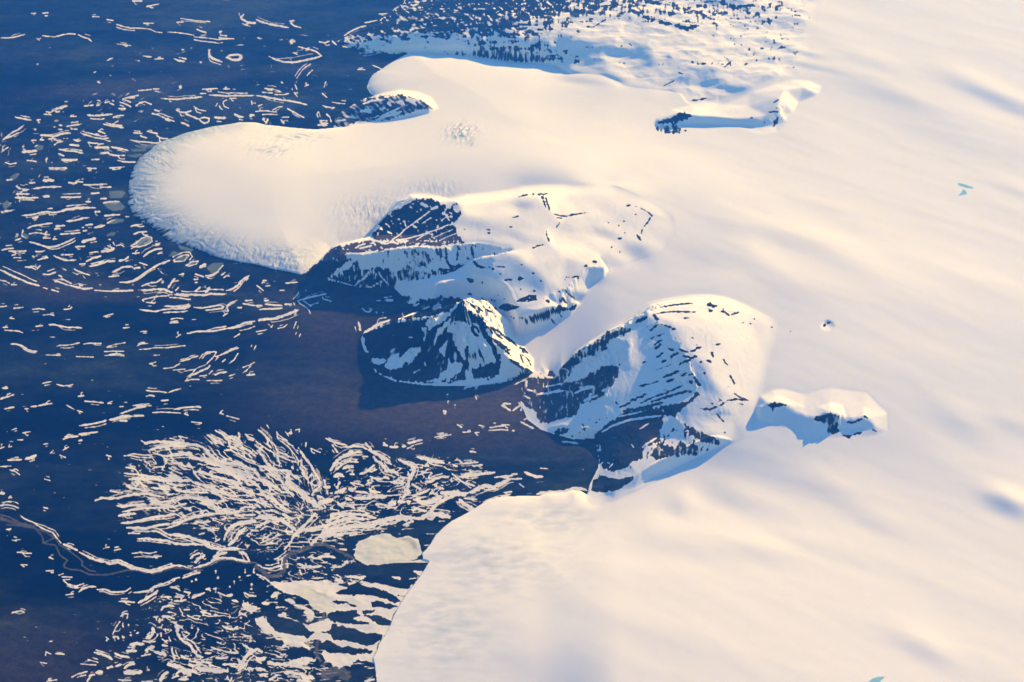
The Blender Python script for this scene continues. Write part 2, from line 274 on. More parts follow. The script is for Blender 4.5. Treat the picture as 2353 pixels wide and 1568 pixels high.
SNOW['T13'] = '''
30:330,260 360,200 430,170 540,155 640,130 720,100 820,70 920,60 1000,80/500,310 560,250
46:560,250 640,190 740,160 850,140 960,130 1060,130 1150,90 1250,60 1350,60 1480,60/1500,70 1600,20 1700,30 1780,50
24:1560,40 1600,15 1640,40 1610,70 1570,60/1350,130 1450,80/1120,120 1250,110 1330,70/370,190 440,130 500,70 540,20/640,100 720,60 820,30/700,20 860,20 1000,30 1100,60/0,150 60,110 130,90
34:0,60 80,50 170,60 240,80 280,110 340,150 370,180/820,590 900,600 960,610 1020,600/1230,600 1330,620
19:580,230 700,210 830,200 960,190/310,100 290,50 240,20/330,270 260,350/260,180 340,190/400,540 420,580/180,230 210,200/0,890 40,890
11:40,290 140,250 230,210/60,260 150,200/170,440 230,410
24:380,480 440,500 520,510 600,500/570,420 650,410 720,420/730,630 800,640/850,660 920,660/1400,690 1440,680
44:1440,560 1530,570/950,640 1080,660 1200,700 1300,740 1370,760/450,920 530,940/150,780 200,750
17:0,480 70,520 130,525 240,490 240,430 300,380/0,575 70,600 120,640/720,230 800,220/600,240 690,225/860,220 930,205
44:720,1020 820,1050 930,1060 1000,1090 1100,1100 1190,1100/930,1000 1040,1020 1130,1060 1190,1080/770,1230 900,1220 1000,1250 1080,1260/420,1510 530,1530/420,1340 540,1360/350,1370 470,1390
56:0,1000 100,1090 250,1140 400,1170 520,1170/300,1200 420,1180 520,1150/980,830 920,830/210,980 270,940/200,1170 460,1240
80:1110,920 1210,930/620,1170 680,1230 720,1290
120:720,1400 800,1370 900,1335 1020,1320
30:250,1230 330,1200/60,840 120,850/470,980 530,980/270,810 360,840/100,1380 180,1400 300,1410/250,1480 330,1480 450,1500/380,1550 500,1560
24:185,880 205,880/350,860 430,880 510,910/0,1340 40,1360 90,1340/0,1260 60,1290/320,1420 420,1430 500,1440/120,1550 200,1500/1000,1560 1090,1540/0,1440 80,1450/30,1500 110,1490'''
# snow fields beside the ice margin (closed outlines) and the dark islands left in them
SNOWPOLY = [
 ('T13', '100,640 200,645 330,650 430,630 560,640 660,640 820,690 1050,650 1180,670 1300,700 1390,710 1440,690 1380,770 1310,870 1260,960 1240,1030 1190,1130 1130,1210 1110,1270 1075,1340 1090,1400 900,1400 760,1400 640,1370 600,1300 740,1250 640,1190 520,1170 420,1180 250,1140 100,1090 0,1000 60,960 300,970 480,1040 660,980 640,930 560,910 500,860 400,780 250,740'),
 ('T13', '900,400 940,290 1000,250 1100,215 1200,205 1290,245 1400,225 1490,250 1520,380 1480,440 1300,465 1130,490 1000,485 920,440'),
 ('T02', '1900,1150 2050,1170 2200,1230 2351,1290 2351,1310 2200,1270 2050,1210 1920,1170'),
]
ISLAND = [
 ('T13', '730,740 850,680 930,660 1050,690 1170,720 1260,760 1330,830 1280,845 1190,800 1080,775 930,765 820,760 740,770'),
 ('T13', '1000,500 1100,470 1210,480 1350,475 1580,470 1540,530 1420,540 1490,580 1470,605 1380,600 1250,590 1230,600 1300,625 1440,640 1440,660 1390,710 1300,700 1180,670 1050,650 950,640 1010,600 1030,575 900,580 800,590 700,560 740,520 830,490 920,480'),
 ('T13', '1060,840 1100,815 1180,830 1300,870 1240,890 1150,890 1070,870'),
 ('T13', '980,910 1090,900 1080,930 990,940'), ('T13', '860,855 940,870 930,880 870,870'), ('T13', '700,815 840,825 850,850 720,840'),
 ('T13', '1000,960 1080,950 1180,970 1240,1010 1240,1050 1140,1040 1060,1000'),
 ('T13', '650,930 740,905 920,910 950,960 900,985 1030,1025 930,1035 800,1020 720,1010 660,980'),
 ('T13', '600,1110 680,1080 700,1040 800,1050 900,1075 1000,1110 1170,1125 1150,1180 1080,1230 960,1220 850,1190 720,1180 680,1130'),
 ('T13', '590,1210 650,1185 760,1230 860,1245 980,1260 1090,1280 1050,1300 900,1310 780,1310 680,1300 620,1250'),
 ('T13', '890,1390 940,1365 1010,1370 1100,1400 1100,1415 1000,1395'),
 ('T13', '850,1490 920,1450 1020,1445 1090,1470 1060,1510 960,1540 860,1530'),
 ('T13', '250,1280 330,1250 430,1245 520,1290 560,1350 470,1350 350,1325 280,1310'),
 ('T13', '0,1150 100,1170 240,1190 250,1215 130,1230 0,1235'),
 ('T13', '60,970 150,950 300,980 430,1020 480,1090 560,1110 480,1155 350,1130 200,1110 130,1040'),
 ('T13', '1310,770 1400,778 1490,790 1400,792'),
 ('T13', '380,770 440,760 500,830 500,855 430,850'),
 ('T13', '930,425 960,415 1000,470 960,475'),
]
POND = [  # frozen ponds with bare greenish ice, (sheet, outline)
 ('T00', '1240,1340 1420,1320 1430,1350 1330,1370 1250,1355'), ('T00', '1170,1430 1290,1410 1320,1430 1240,1450'), ('T00', '1200,1370 1340,1365 1340,1390 1220,1395'),
 ('T01', '950,310 1000,290 1100,287 1120,305 1150,335 1120,365 1040,370 990,350'), ('T01', '1000,190 1130,180 1150,210 1110,250 1010,255'),
 ('T01', '1250,680 1300,630 1350,605 1390,615 1395,650 1340,680 1270,700'), ('T01', '1600,830 1650,795 1730,780 1690,830'),
 ('T01', '1720,868 1765,845 1815,838 1795,858'), ('T01', '1900,890 1960,845 2060,845 2030,880 1990,930 1940,950'), ('T01', '1630,680 1720,680 1790,720 1760,745 1660,725'),
 ('T01', '990,490 1060,445 1130,440 1140,465 1040,490'), ('T01', '205,570 240,580 265,610 250,630 215,600'), ('T01', '1540,790 1590,740 1635,750 1630,780'), ('T01', '90,60 150,25 185,40 120,90'),
 ('T00', '320,1360 350,1330 400,1340 400,1370 350,1385'), ('T01', '20,300 70,270 110,320 40,360'), ('T01', '980,590 1030,560 1070,570 1040,600'),
]
SILT = '''
30:0,60 60,80 150,110 230,120 310,140
16:310,140 350,180 390,230 400,290 450,300 510,310 530,350 550,400 620,450 590,480 590,510 650,530 740,540 820,580 900,580 980,580 1080,560 1160,540 1260,540 1340,565/0,30 80,50 180,100 220,140 310,150 420,190 500,240
14:520,260 540,300 620,350 690,400 760,460 750,490 820,540 880,550/400,290 500,240 520,260/60,120 160,130 260,130/700,1200 710,1210
18:1400,575 1600,515 1780,530 1900,500 2000,450 2100,440 2250,470 2351,470
'''
SILT13 = '''
42:0,500 60,540 110,600 200,590 260,540 265,430 330,380 430,350 500,320
30:520,310 620,300 700,330 780,370 880,420/630,920 610,1010 590,1120 560,1220 550,1300 590,1370
110:650,1500 760,1440 820,1500
'''
# ------------------------------------------------------------------ survey: mountains, (sheet, outline, snow value)
ROCKPOLY = [
 # massif: dark western slope, terrace, upper hill, cliff foot
 ('A', '0,1260 90,1165 250,1030 430,850 560,805 620,830 560,940 650,980 700,1010 600,1060 500,1130 420,1220 300,1290 60,1330', -1),
 ('A', '560,805 720,790 880,750 960,745 1230,770 1400,760 1700,750 2000,770 2200,745 2200,770 2000,800 1960,820 1800,825 1620,820 1500,810 1350,850 1250,845 1080,880 900,890 830,915 640,920 590,940', -1),
 ('A', '965,690 1000,600 1060,520 1150,430 1230,340 1350,310 1480,250 1560,200 1640,180 1760,180 1890,260 1960,260 1950,360 2080,240 2150,340 2210,380 2100,470 1990,540 2100,570 2110,680 2200,750 1900,770 1600,750 1300,750 1000,740', -1),
 ('A', '420,1260 520,1180 640,1130 700,1050 760,1010 800,1080 820,1150 900,1130 960,1110 1040,1100 1100,1130 1180,1140 1260,1180 1300,1280 1290,1400 1000,1420 800,1400 600,1340', -.62),
 ('A', '1300,1180 1400,1080 1500,1100 1600,1180 1750,1180 1900,1120 2020,1120 1900,1220 1700,1260 1500,1290 1320,1300', -.12),
 ('A', '1400,900 1500,860 1700,900 1800,1020 1700,1120 1500,1080', .12),
 # pyramid peak
 ('C', '270,560 560,450 950,400 1180,340 1300,210 1350,300 1500,400 1540,490 1560,560 1650,680 1680,800 1700,900 1680,1000 1400,1040 1180,1080 960,1080 640,1060 400,960 300,780', -1),
 ('C', '150,560 400,400 540,330 700,270 900,210 1050,180 1200,175 1300,200 1180,330 950,390 560,440 270,560', -.8),
 ('C', '0,60 300,90 560,150 800,180 560,360 400,500 200,600 0,600', -1),
 # ridge mountain
 ('D', '380,740 440,650 560,520 700,430 850,340 1000,290 1080,300 1060,330 950,370 850,440 840,500 740,540 640,560 560,640 520,730 430,800 380,780', -.35),
 ('D', '430,800 560,770 700,700 800,650 900,620 960,620 940,720 900,800 850,830 830,900 700,960 650,960 600,1000 560,1080 400,1120 300,1150 250,1150 200,1050 60,950 0,900 0,780 200,730 380,760', -.62),
 ('D', '730,1250 800,1190 900,1130 950,1080 1100,1020 1250,1020 1400,980 1530,960 1600,950 1530,1010 1450,1090 1360,1080 1330,1220 1340,1300 1180,1370 1160,1440 1060,1500 950,1540 800,1500 780,1350', -1),
 ('D', '1540,1150 1620,1190 1720,1240 1800,1280 1870,1320 1850,1350 1700,1320 1600,1260 1540,1210', -.7),
 ('D', '1230,1440 1300,1320 1390,1340 1450,1370 1520,1300 1560,1360 1620,1330 1690,1390 1640,1450 1500,1430 1400,1460 1300,1480', -.45),
 ('E', '770,960 800,870 860,790 960,820 1050,830 1210,800 1150,880 1050,940 900,970', -1),
 ('E', '860,500 900,420 1100,340 1300,270 1480,260 1460,400 1280,520 1280,620 1170,680 1180,720 1050,740 1000,760 900,740 860,680', -1),
 ('E', '400,370 470,330 560,320 580,340 540,380 450,400', -.5),
 # small knoll between the two glacier fronts
 ('Fc', '40,1190 100,1080 260,980 400,920 560,900 700,890 880,930 1030,1030 900,1030 800,1080 600,1140 320,1150 200,1195', -.30),
 # nunataks
 ('T32', '430,710 500,670 570,655 665,680 650,720 660,830 560,860 540,760 480,730', -.6), ('T32', '0,580 60,560 110,565 160,580 100,600 40,630', -.9),
 ('G', '700,1050 720,1030 800,1010 880,970 940,958 1000,990 960,1020 900,1045 850,1060 740,1060', -.8),
 ('G', '700,1070 840,1065 900,1090 960,1120 880,1140 780,1150 700,1130', -.15),
]
MSNOWPOLY = [
 ('C', '1250,420 1340,440 1400,480 1500,560 1550,620 1640,760 1650,860 1560,880 1480,940 1400,920 1400,1020 1370,1020 1360,800 1330,850 1260,740 1210,640 1190,560 1140,540 1160,480'),
 ('C', '920,460 960,410 1160,350 1200,360 1040,470 960,520'), ('C', '1050,520 1190,400 1180,440 1090,560 1060,570 1020,680 1000,630'),
 ('C', '1060,730 1110,660 1150,640 1120,740 1110,810'), ('C', '330,800 400,820 510,830 490,870 430,890 370,860'),
 ('C', '490,890 560,850 640,820 700,770 740,720 870,700 860,760 770,870 720,850 680,920 560,940 500,920'),
 ('C', '960,1060 1080,1020 1070,990 1150,930 1150,810 1200,870 1260,860 1310,890 1290,950 1180,1040 1200,1060 1100,1080'),
 ('C', '880,500 930,510 940,560 900,640 910,580'),
 ('C', '1180,1090 1300,1050 1500,1030 1700,1000 1750,960 1700,880 1680,700 1800,830 1900,900 2040,980 1900,1020 1650,1070 1400,1100 1200,1110'),
]
MSNOW = {'A': '''
26:740,850 790,820 880,790/800,850 900,830 960,815/980,740 1080,770 1180,760/1080,785 1160,790 1240,770 1320,790/1240,760 1260,762/1500,825 1570,820 1600,780
36:600,945 700,930 830,930 960,910/1260,870 1340,845 1380,835
16:1620,820 1720,840/635,870 645,870/1825,830 1835,830/2000,820 2020,818/1640,800 1660,800
20:1230,740 1330,680 1420,590 1520,520 1640,430 1750,350/1300,740 1450,720 1600,680 1780,620 1900,580 2000,530/740,1350 800,1290 860,1250 920,1180 950,1130/830,1230 840,1120 830,1010
14:1400,480 1420,560/1560,740 1640,690 1740,650/1820,700 1950,640 2050,600/1870,750 2000,690 2100,650/1640,520 1760,440/870,1250 940,1200 1000,1120/1010,1260 1020,1190/420,1290 560,1310 680,1350 760,1370
40:1000,620 1050,560 1100,600/1620,250 1720,290/1760,330 1850,290/900,1020 1000,1000 1100,960
18:850,1395 940,1380 1040,1330 1100,1300/1060,1180 1110,1260 1190,1340/1920,400 1960,330/1900,480 1980,420/480,1180 500,1230/560,1150 580,1220/720,1080 730,1150
90:2080,300 2120,350
26:1990,830 2000,900 2010,980 2040,1050''',
 'C': '''
14:650,1070 760,1090 900,1095 1100,1090 1170,1095/640,410 800,350 960,280/1185,165 1200,165/1085,205 1100,205/900,180 1010,185/750,600 780,600/830,620 860,600/910,860 920,900/800,970 860,940
22:550,370 700,310 850,250/1420,460 1480,490/500,185 530,185/280,690 300,740 320,760
46:1000,300 1080,260/540,210 570,205
26:270,560 400,480 480,440 550,420/210,440 225,490 240,540''',
 'D': '''
20:800,1230 900,1170 1050,1120 1180,1100 1350,1080/1180,1350 1290,1280/800,860 860,840/700,920 760,900/560,880 640,840 720,830/230,890 330,880 420,850
16:950,1090 1100,1060 1200,1030/1345,1030 1355,1050/300,820 420,800/600,830 700,820 740,825/100,900 160,930/100,1040 130,1100/190,1050 215,1060/130,850 180,860/380,870 460,860
26:1330,1200 1340,1310/640,950 700,930/700,880 690,920/60,1140 140,1170 220,1200''',
 'E': '''
13:740,940 850,980 980,970 1080,940/870,780 910,800/1290,520 1330,480/1180,490 1200,520/890,670 870,690/940,670 960,680
30:900,750 1000,790 1080,820''',
 'Fc': '''
24:350,990 440,950 560,940/420,1110 560,1080 700,1020/480,1130 620,1080 720,1050/590,960 620,1000/760,940 820,960 870,1000/770,930 860,950/520,1030 570,1015/200,1100 280,1110
44:340,1050 400,1030 430,1060/680,960 740,980
16:100,1140 200,1130/560,915 610,915'''}
MROCK = {'A': '''
15:1540,880 1600,950/1680,900 1720,980 1760,1030/1650,900 1640,930/2110,820 2160,870/2210,820 2230,880
30:1830,850 1850,950/1880,860 1890,1000/1960,850 1960,960 1990,1060 2020,1110 2090,1090 2150,1060/2300,830 2330,1000/2240,990 2260,990/1850,1120 1950,1150 2050,1130
22:1940,1190 2040,1160 2160,1090 2230,1060/1560,200 1480,250 1350,320/1000,640 960,690''',
 'B': '''
12:650,340 720,330/370,470 420,470/140,460 160,470/620,440 650,438/740,115 810,105/860,95 880,100/1110,450 1150,390/900,640 980,625/720,125 800,108
18:400,505 430,495/920,100 1010,95/960,120 1000,230/1000,130 1040,260/1690,380 1700,385/1810,380 1820,382/1760,430 1770,430/1825,500 1828,508/1750,560 1795,560/1770,700 1780,702
10:1090,310 1200,330 1300,310 1440,290/1110,345 1180,350/1010,480 1010,530 1040,590/1685,650 1695,650/1850,220 1890,210/1930,230 1950,228/1930,310 1950,300/860,660 900,650
14:2000,250 2060,280 2110,320 2060,400 2030,430/2010,460 2000,510/1660,400 1655,395
22:1950,520 1990,570/1490,800 1530,800/1410,850 1440,845/440,880 460,880/230,790 290,850 370,865/940,1005 965,1010/870,1112 890,1112
14:470,855 570,860/730,825 760,840/775,868 785,868/520,930 530,930/860,930 880,920/835,1120 840,1120/1210,965 1250,965/1270,970 1340,955/1200,995 1205,995/1330,990 1345,960/1130,1115 1150,1120/410,860 420,865
20:570,990 640,993/735,1095 745,1095/970,1190 980,1190/1000,1210 1040,1220/410,1280 415,1280/560,1190 570,1185/500,1155 510,1155/330,1020 345,1020
34:710,985 750,975/190,990 240,1010/200,1140 220,1140/350,1150 360,1150
13:1200,1090 1260,1160 1310,1190/1210,1120 1270,1170/1175,1180 1230,1250/1190,1200 1250,1260/1160,1180 1210,1240/1060,1410 1115,1470/1140,1340 1170,1385''',
 'C': '''
40:1560,560 1600,680 1670,800 1690,900
20:1490,880 1500,940/1600,600 1720,680 1800,740/1900,700 1960,740 2000,770
90:1460,980 1560,970 1660,960
14:1380,240 1430,290 1480,350/1400,260 1470,300 1490,350/1540,300 1640,350/1520,430 1620,560/1600,490 1700,550 1760,590/1950,680 2000,720/1910,780 1940,860/1980,820 2020,890/1440,260 1520,330
26:1640,640 1740,720 1810,790/1700,560 1820,640 1840,670/1800,830 1900,900 2030,970/1350,390 1380,420
11:1500,190 1560,215/1600,210 1660,220/1640,290 1660,300/1560,230 1590,240/1930,650 1960,640/2010,600 2030,580
30:1230,460 1245,470/1400,500 1430,560 1460,580/1350,700 1360,820''',
 'D': '''
14:1230,320 1300,270/1270,450 1340,400/1330,260 1440,300/1490,490 1570,510/1250,920 1400,870 1520,810/1150,970 1250,920/960,1010 1060,960
19:1280,490 1330,440/1350,740 1500,680/1380,780 1460,750/1130,820 1220,800/1060,950 1150,910 1200,890/1240,960 1400,910 1600,850/1600,500 1690,470/1590,570 1660,545/1290,560 1350,520/1400,480 1450,500/1340,600 1380,590/1500,620 1600,580/1420,560 1480,520/1520,720 1560,700
25:980,1040 1150,1020 1300,980/1150,1030 1350,960/1430,310 1450,300/1260,180 1310,230/1100,250 1200,200/1590,770 1610,790/1620,730 1660,790 1680,810/1600,960 1640,900 1670,880/1520,540 1590,560
12:1340,110 1440,90 1620,75/1290,170 1380,155 1480,150 1560,155 1650,150/1530,210 1580,205/1960,180 2030,150/2055,250 2070,250/2130,260 2140,260/2160,210 2170,215/1820,450 1860,440/1900,150 1940,190
28:1740,85 1820,105/1760,130 1780,140/1880,150 1900,150
17:1780,510 1800,560/1740,590 1780,600/1680,600 1700,600/1710,700 1730,700/1920,950 1990,935 2080,940/1860,990 1900,970/1785,975 1800,975/1680,1020 1750,1025 1830,1010
12:1880,570 1930,630/1950,720 1990,800/1930,820 1945,822/1885,860 1895,862/1980,880 2040,920 2110,945/1820,1060 1860,1100 1900,1140/1900,1230 1905,1240/1600,380 1620,390/1640,440 1660,450
26:450,650 470,640/500,620 540,560/560,600 580,560''',
 'E': '''
14:700,340 710,335/720,330 730,320/760,250 765,245/780,320 790,310/860,250 870,240/930,230 940,228/640,330 645,335/820,280 840,270/690,280 720,350/590,410 595,400/740,410 750,400/660,370 665,375/1020,70 1040,90''',
 'G': '''
26:590,140 680,180/720,190 820,210/480,90 560,130
30:850,215 950,245 1050,225/720,1050 800,1030 880,1000 930,980
9:150,235 210,200 270,165/100,230 150,235/750,740 850,690/0,490 30,485
11:880,620 920,635/1280,575 1310,550 1340,520/900,970 990,1000/1500,1010 1520,1010/1750,850 1700,880/390,400 405,395/460,370 490,395
14:1660,960 1740,960/1700,1060 1740,1000/1615,1050 1625,1050/1250,550 1270,550/1365,380 1370,382/850,870 860,880/1000,860 1080,850 1130,840/1720,920 1730,930/1730,1060 1720,1020/1700,1080 1740,1010''',
 'T32': '''
18:720,750 800,740 870,705/690,860 740,880 800,850 860,835
26:885,695 905,700
10:960,810 1000,830''',
 'T31': '''
16:510,1430 530,1410
8:540,1405 570,1390
9:30,1435 38,1437/205,1475 212,1477/302,1500 308,1505'''}
MELT = [('T31', '1735,118 1760,112 1820,130 1885,150 1885,165 1820,158 1750,135'), ('T31', '1790,168 1815,185 1825,215 1790,220 1740,232 1770,200'), ('T33', '920,1560 960,1530 1010,1512 1070,1515 1040,1545 1010,1580 930,1590')]
# ------------------------------------------------------------------ survey grid of the ground
def axis(a, b, lo, hi, fine, coarse):
    m = np.arange(lo, hi + .01, fine)
    l = np.linspace(a, lo, max(2, int((lo - a) / coarse) + 1))[:-1]
    r = np.linspace(hi, b, max(2, int((b - hi) / coarse) + 1))[1:]
    return np.concatenate([l, m, r])

FINE = 1.4
GU = axis(-520, 2873, -12, 2365, FINE, 9.0)
GV = axis(-560, 1830, -10, 1690, FINE, 9.0)
NU, NV = len(GU), len(GV)
UU, VV = np.meshgrid(GU, GV)
X, Y = to_world(UU, VV, 0.0)
X = X.astype(np.float32); Y = Y.astype(np.float32)
DX = np.gradient(X, axis=1); DY = np.abs(np.gradient(Y, axis=0))


def bil(A, ru, rv):
    """bilinear look-up of an array at fractional (column, row)"""
    ru = np.clip(ru, 0, A.shape[1] - 1.001); rv = np.clip(rv, 0, A.shape[0] - 1.001)
    i = rv.astype(np.int32); j = ru.astype(np.int32); a = ru - j; b = rv - i
    return (A[i, j] * (1 - a) + A[i, j + 1] * a) * (1 - b) + (A[i + 1, j] * (1 - a) + A[i + 1, j + 1] * a) * b


def grid_at(A, x, y):
    u, v = to_frame(np.asarray(x, float), np.asarray(y, float), 0.0)
    return bil(A, np.interp(u, GU, np.arange(NU)), np.interp(v, GV, np.arange(NV)))


def seg_dist(px, py, P, closed=True):
    d = np.full(px.shape, 1e9, np.float32)
    n = len(P)
    for k in range(n if closed else n - 1):
        ax, ay = P[k]; bx, by = P[(k + 1) % n]
        ex, ey = bx - ax, by - ay
        L = ex * ex + ey * ey + 1e-12
        t = np.clip(((px - ax) * ex + (py - ay) * ey) / L, 0, 1)
        d = np.minimum(d, (px - ax - t * ex) ** 2 + (py - ay - t * ey) ** 2)
    return np.sqrt(d)


def inside(px, py, P):
    r = np.zeros(px.shape, bool)
    n = len(P)
    for k in range(n):
        ax, ay = P[k]; bx, by = P[(k + 1) % n]
        c = (ay > py) != (by > py)
        if by != ay:
            r ^= c & (px < (bx - ax) * (py - ay) / (by - ay) + ax)
    return r


def blur(A, s):
    if s <= 0: return A
    n = int(3 * s) + 1
    k = np.exp(-.5 * (np.arange(-n, n + 1) / s) ** 2); k /= k.sum()
    for ax in (0, 1):
        B = np.pad(A, [(n, n) if q == ax else (0, 0) for q in (0, 1)], mode='edge')
        A = sum(k[q] * np.take(B, np.arange(q, q + A.shape[ax]), axis=ax) for q in range(2 * n + 1))
    return A


# ------------------------------------------------------------------ ice margin
ICE_OUT = pts('F', '''866,1830 866,1568 861,1526 857,1511 866,1494 871,1478 886,1458 898,1433 903,1416 916,1393 931,1368 946,1348 963,1326 978,1303 986,1288
 972,1284 970,1271 988,1251 1001,1228 1018,1211 1038,1196 1063,1183 1088,1169 1120,1148 1150,1142 1176,1139 1238,1138 1258,1132 1296,1131 1316,1125 1336,1128 1348,1136
 1365,1150 1450,1085 1520,985 1480,905 1380,862 1310,852 1290,866 1277,862 1270,852 1262,851 1257,864 1249,868 1243,856 1237,864 1229,857 1212,845
 1150,800 1110,600 1000,600 905,560 858,545 842,551 820,556 785,563 763,571 746,588 732,602 715,618 705,626 690,630 663,624 625,617 588,607 560,603
 538,599 500,592 475,581 438,568 400,558 375,548 368,537 350,523 325,512 320,500 305,495 300,481 292,467 298,450 294,437 297,417 302,392
 312,375 322,360 342,347 355,335 370,325 400,315 425,305 458,297 488,290 525,285 550,280 590,281 610,286 640,289 663,292 708,296 728,297 763,294
 788,292 813,285 836,276 850,262 846,246 850,232 855,224 858,221 848,210 843,200 850,180 858,170 875,160 888,150 913,135 938,122
 1013,124 1088,129 1138,136 1176,142 1226,147 1276,157 1308,172 1388,177 1421,190 1438,200 1476,206 1538,212 1561,222 1574,236
 1580,200 1500,150 1480,100 1450,-100 1500,-620 3000,-620 3000,1830''')
_wx, _wy = to_world(ICE_OUT[:, 0], ICE_OUT[:, 1], 0.1)
ICE_P = list(zip(_wx, _wy))


def signed_world(P, band=2.2):
    """signed distance (positive inside) to a world outline: coarse everywhere, exact near the line"""
    st = 5
    jj = np.unique(np.r_[np.arange(0, NU, st), NU - 1]); ii = np.unique(np.r_[np.arange(0, NV, st), NV - 1])
    cx, cy = X[np.ix_(ii, jj)], Y[np.ix_(ii, jj)]
    d = seg_dist(cx, cy, P)
    ru = np.interp(np.arange(NU), jj, np.arange(len(jj))); rv = np.interp(np.arange(NV), ii, np.arange(len(ii)))
    RU, RV = np.meshgrid(ru, rv)
    D = bil(d, RU, RV).astype(np.float32)
    m = D < band
    D[m] = seg_dist(X[m], Y[m], P)
    s = inside(X, Y, P)
    return np.where(s, D, -D)

D_ICE = signed_world(ICE_P)
ICE = D_ICE > 0

# slow rise of the ice sheet: thin plate through surveyed heights
_ctl = np.array([float(a) for a in '''600 430 1.5 420 420 1.1 760 400 1.6 950 370 2.0 1300 330 3.1 1200 420 3.1 1400 425 3.7 1500 470 3.9 1600 420 3.9 1540 540 3.9 1780 735 4.1 1640 655 4.1 2000 400 4.4 2353 400 5.0 1700 100 4.0 2100 50 5.0 2353 -100 5.6
 950 170 1.3 1200 230 2.0 1450 260 2.7 1600 620 3.7 1480 680 3.0 1380 730 2.2 1290 800 1.2 1245 845 .7 1775 880 3.7 1880 1050 2.95 1790 1005 3.0 2000 1040 3.3 1880 895 4.0 1980 900 4.1 2300 900 4.5 1400 1190 .8 1500 1130 1.1 1620 1080 1.6 1690 1040 2.3 1500 1220 1.6 1100 1250 1.1
 950 1450 1.0 1200 1400 1.7 1600 1400 2.8 2200 1400 4.0 2353 1568 4.5 1000 1600 1.1 1540 330 3.2 1900 250 4.4 1870 180 4.5 1200 405 3.9 1250 395 4.0 1330 410 4.2 1110 420 3.2 1420 430 4.1 1250 560 3.3 900 480 1.9 2800 700 5.8 2800 1700 5.2 2000 -500 5.5 2900 -500 6.5 1300 1040 1.2 700 560 1.1'''.split()]).reshape(-1, 3)
_cx, _cy = to_world(_ctl[:, 0], _ctl[:, 1], _ctl[:, 2])


def tps(cx, cy, ch, lam=3.0):
    n = len(cx)
    r2 = (cx[:, None] - cx) ** 2 + (cy[:, None] - cy) ** 2
    Kk = .5 * r2 * np.log(r2 + 1e-9) + lam * np.eye(n)
    P = np.c_[np.ones(n), cx, cy]
    A = np.block([[Kk, P], [P.T, np.zeros((3, 3))]])
    w = np.linalg.solve(A, np.r_[ch, 0, 0, 0])
    def f(x, y):
        z = w[n] + w[n + 1] * x + w[n + 2] * y
        for k in range(n):
            q = (x - cx[k]) ** 2 + (y - cy[k]) ** 2
            z = z + w[k] * .5 * q * np.log(q + 1e-9)
        return z
    return f

_f = tps(_cx, _cy, _ctl[:, 2])
_st = 6
jj = np.unique(np.r_[np.arange(0, NU, _st), NU - 1]); ii = np.unique(np.r_[np.arange(0, NV, _st), NV - 1])
_c = _f(X[np.ix_(ii, jj)].astype(float), Y[np.ix_(ii, jj)].astype(float))
RU, RV = np.meshgrid(np.interp(np.arange(NU), jj, np.arange(len(jj))), np.interp(np.arange(NV), ii, np.arange(len(ii))))
HI = np.clip(bil(_c, RU, RV), .5, 7).astype(np.float32)

# direction of the light on the ground, used to lay wind drifts across it
LX, LY = math.sin(SUN_AZ), math.cos(SUN_AZ)
S_ = X * LX + Y * LY; T_ = X * LY - Y * LX
# wind waves: long, low swells
calm = sstep(1.5, 9, D_ICE)
west = sstep(900, 1750, UU) * .75 + .25          # the tongues are smoother than the open cap
sw = fbm(S_ * .045 + .5 * perlin(T_ * .02, S_ * .02, 5), T_ * .020, 11, 2) * 1.0
sw *= .55 + .9 * sstep(-.3, .6, fbm(X * .02, Y * .02, 19, 2))
sw += .14 * fbm(S_ * .16, T_ * .06, 23, 3)
HI += calm * west * sw * .26
HI += .0035 * fbm(X * .9, Y * .9, 31, 3) * sstep(.5, 3, D_ICE)


def facet(u, v, su, sv, ang, amp, h=3.5):
    """a drift whose face turns away from the light around (u, v); sizes in frame units"""
    global HI
    x0, y0 = to_world(u, v, h)
    k = (UU - u) * math.cos(ang) + (VV - (v + h * 15)) * math.sin(ang)
    q = -(UU - u) * math.sin(ang) + (VV - (v + h * 15)) * math.cos(ang)
    g = np.exp(-.5 * ((k / su) ** 2 + (q / sv) ** 2))
    m = g > 1e-3
    HI[m] += (amp * g * ((X - x0) * LX + (Y - y0) * LY))[m]

for u, v, su, sv, a, amp in ((2296, 1190, 42, 20, .45, .17), (2105, 1525, 62, 26, .55, .085), (2320, 282, 85, 16, .42, .10), (2230, 240, 60, 18, .5, .05), (1800, 575, 110, 20, .2, .06),
        (1905, 635, 95, 26, .4, .065), (1900, 505, 70, 14, .2, .03), (2190, 1005, 60, 26, .45, .075), (1690, 1135, 60, 22, .5, .06), (1560, 1140, 26, 24, .1, .09), (1890, 1130, 80, 24, .4, .06),
        (1730, 1265, 90, 24, .4, .05), (1590, 1255, 120, 24, .1, .04), (2010, 1215, 60, 20, .4, .05), (1980, 560, 70, 18, .3, .03), (2050, 250, 60, 16, .4, .05), (1590, 330, 60, 18, .2, .02),
        (2230, 700, 90, 22, .4, .03), (2330, 480, 60, 14, .4, .05), (1980, 165, 70, 12, .35, .04), (1880, 100, 60, 18, .4, .04), (1200, 1500, 60, 40, .3, .04), (1000, 1560, 30, 60, 1.2, .05),
        (1500, 1200, 130, 24, .25, .03), (1180, 260, 60, 16, .3, .02), (1470, 1450, 150, 30, .4, .03), (1730, 640, 70, 30, .9, .035), (1840, 1250, 70, 20, .4, .04), (2300, 1010, 50, 20, .4, .05),
        (1240, 1000 + 0, 1, 1, 0, 0)):
    facet(u, v, su, sv, a, amp)

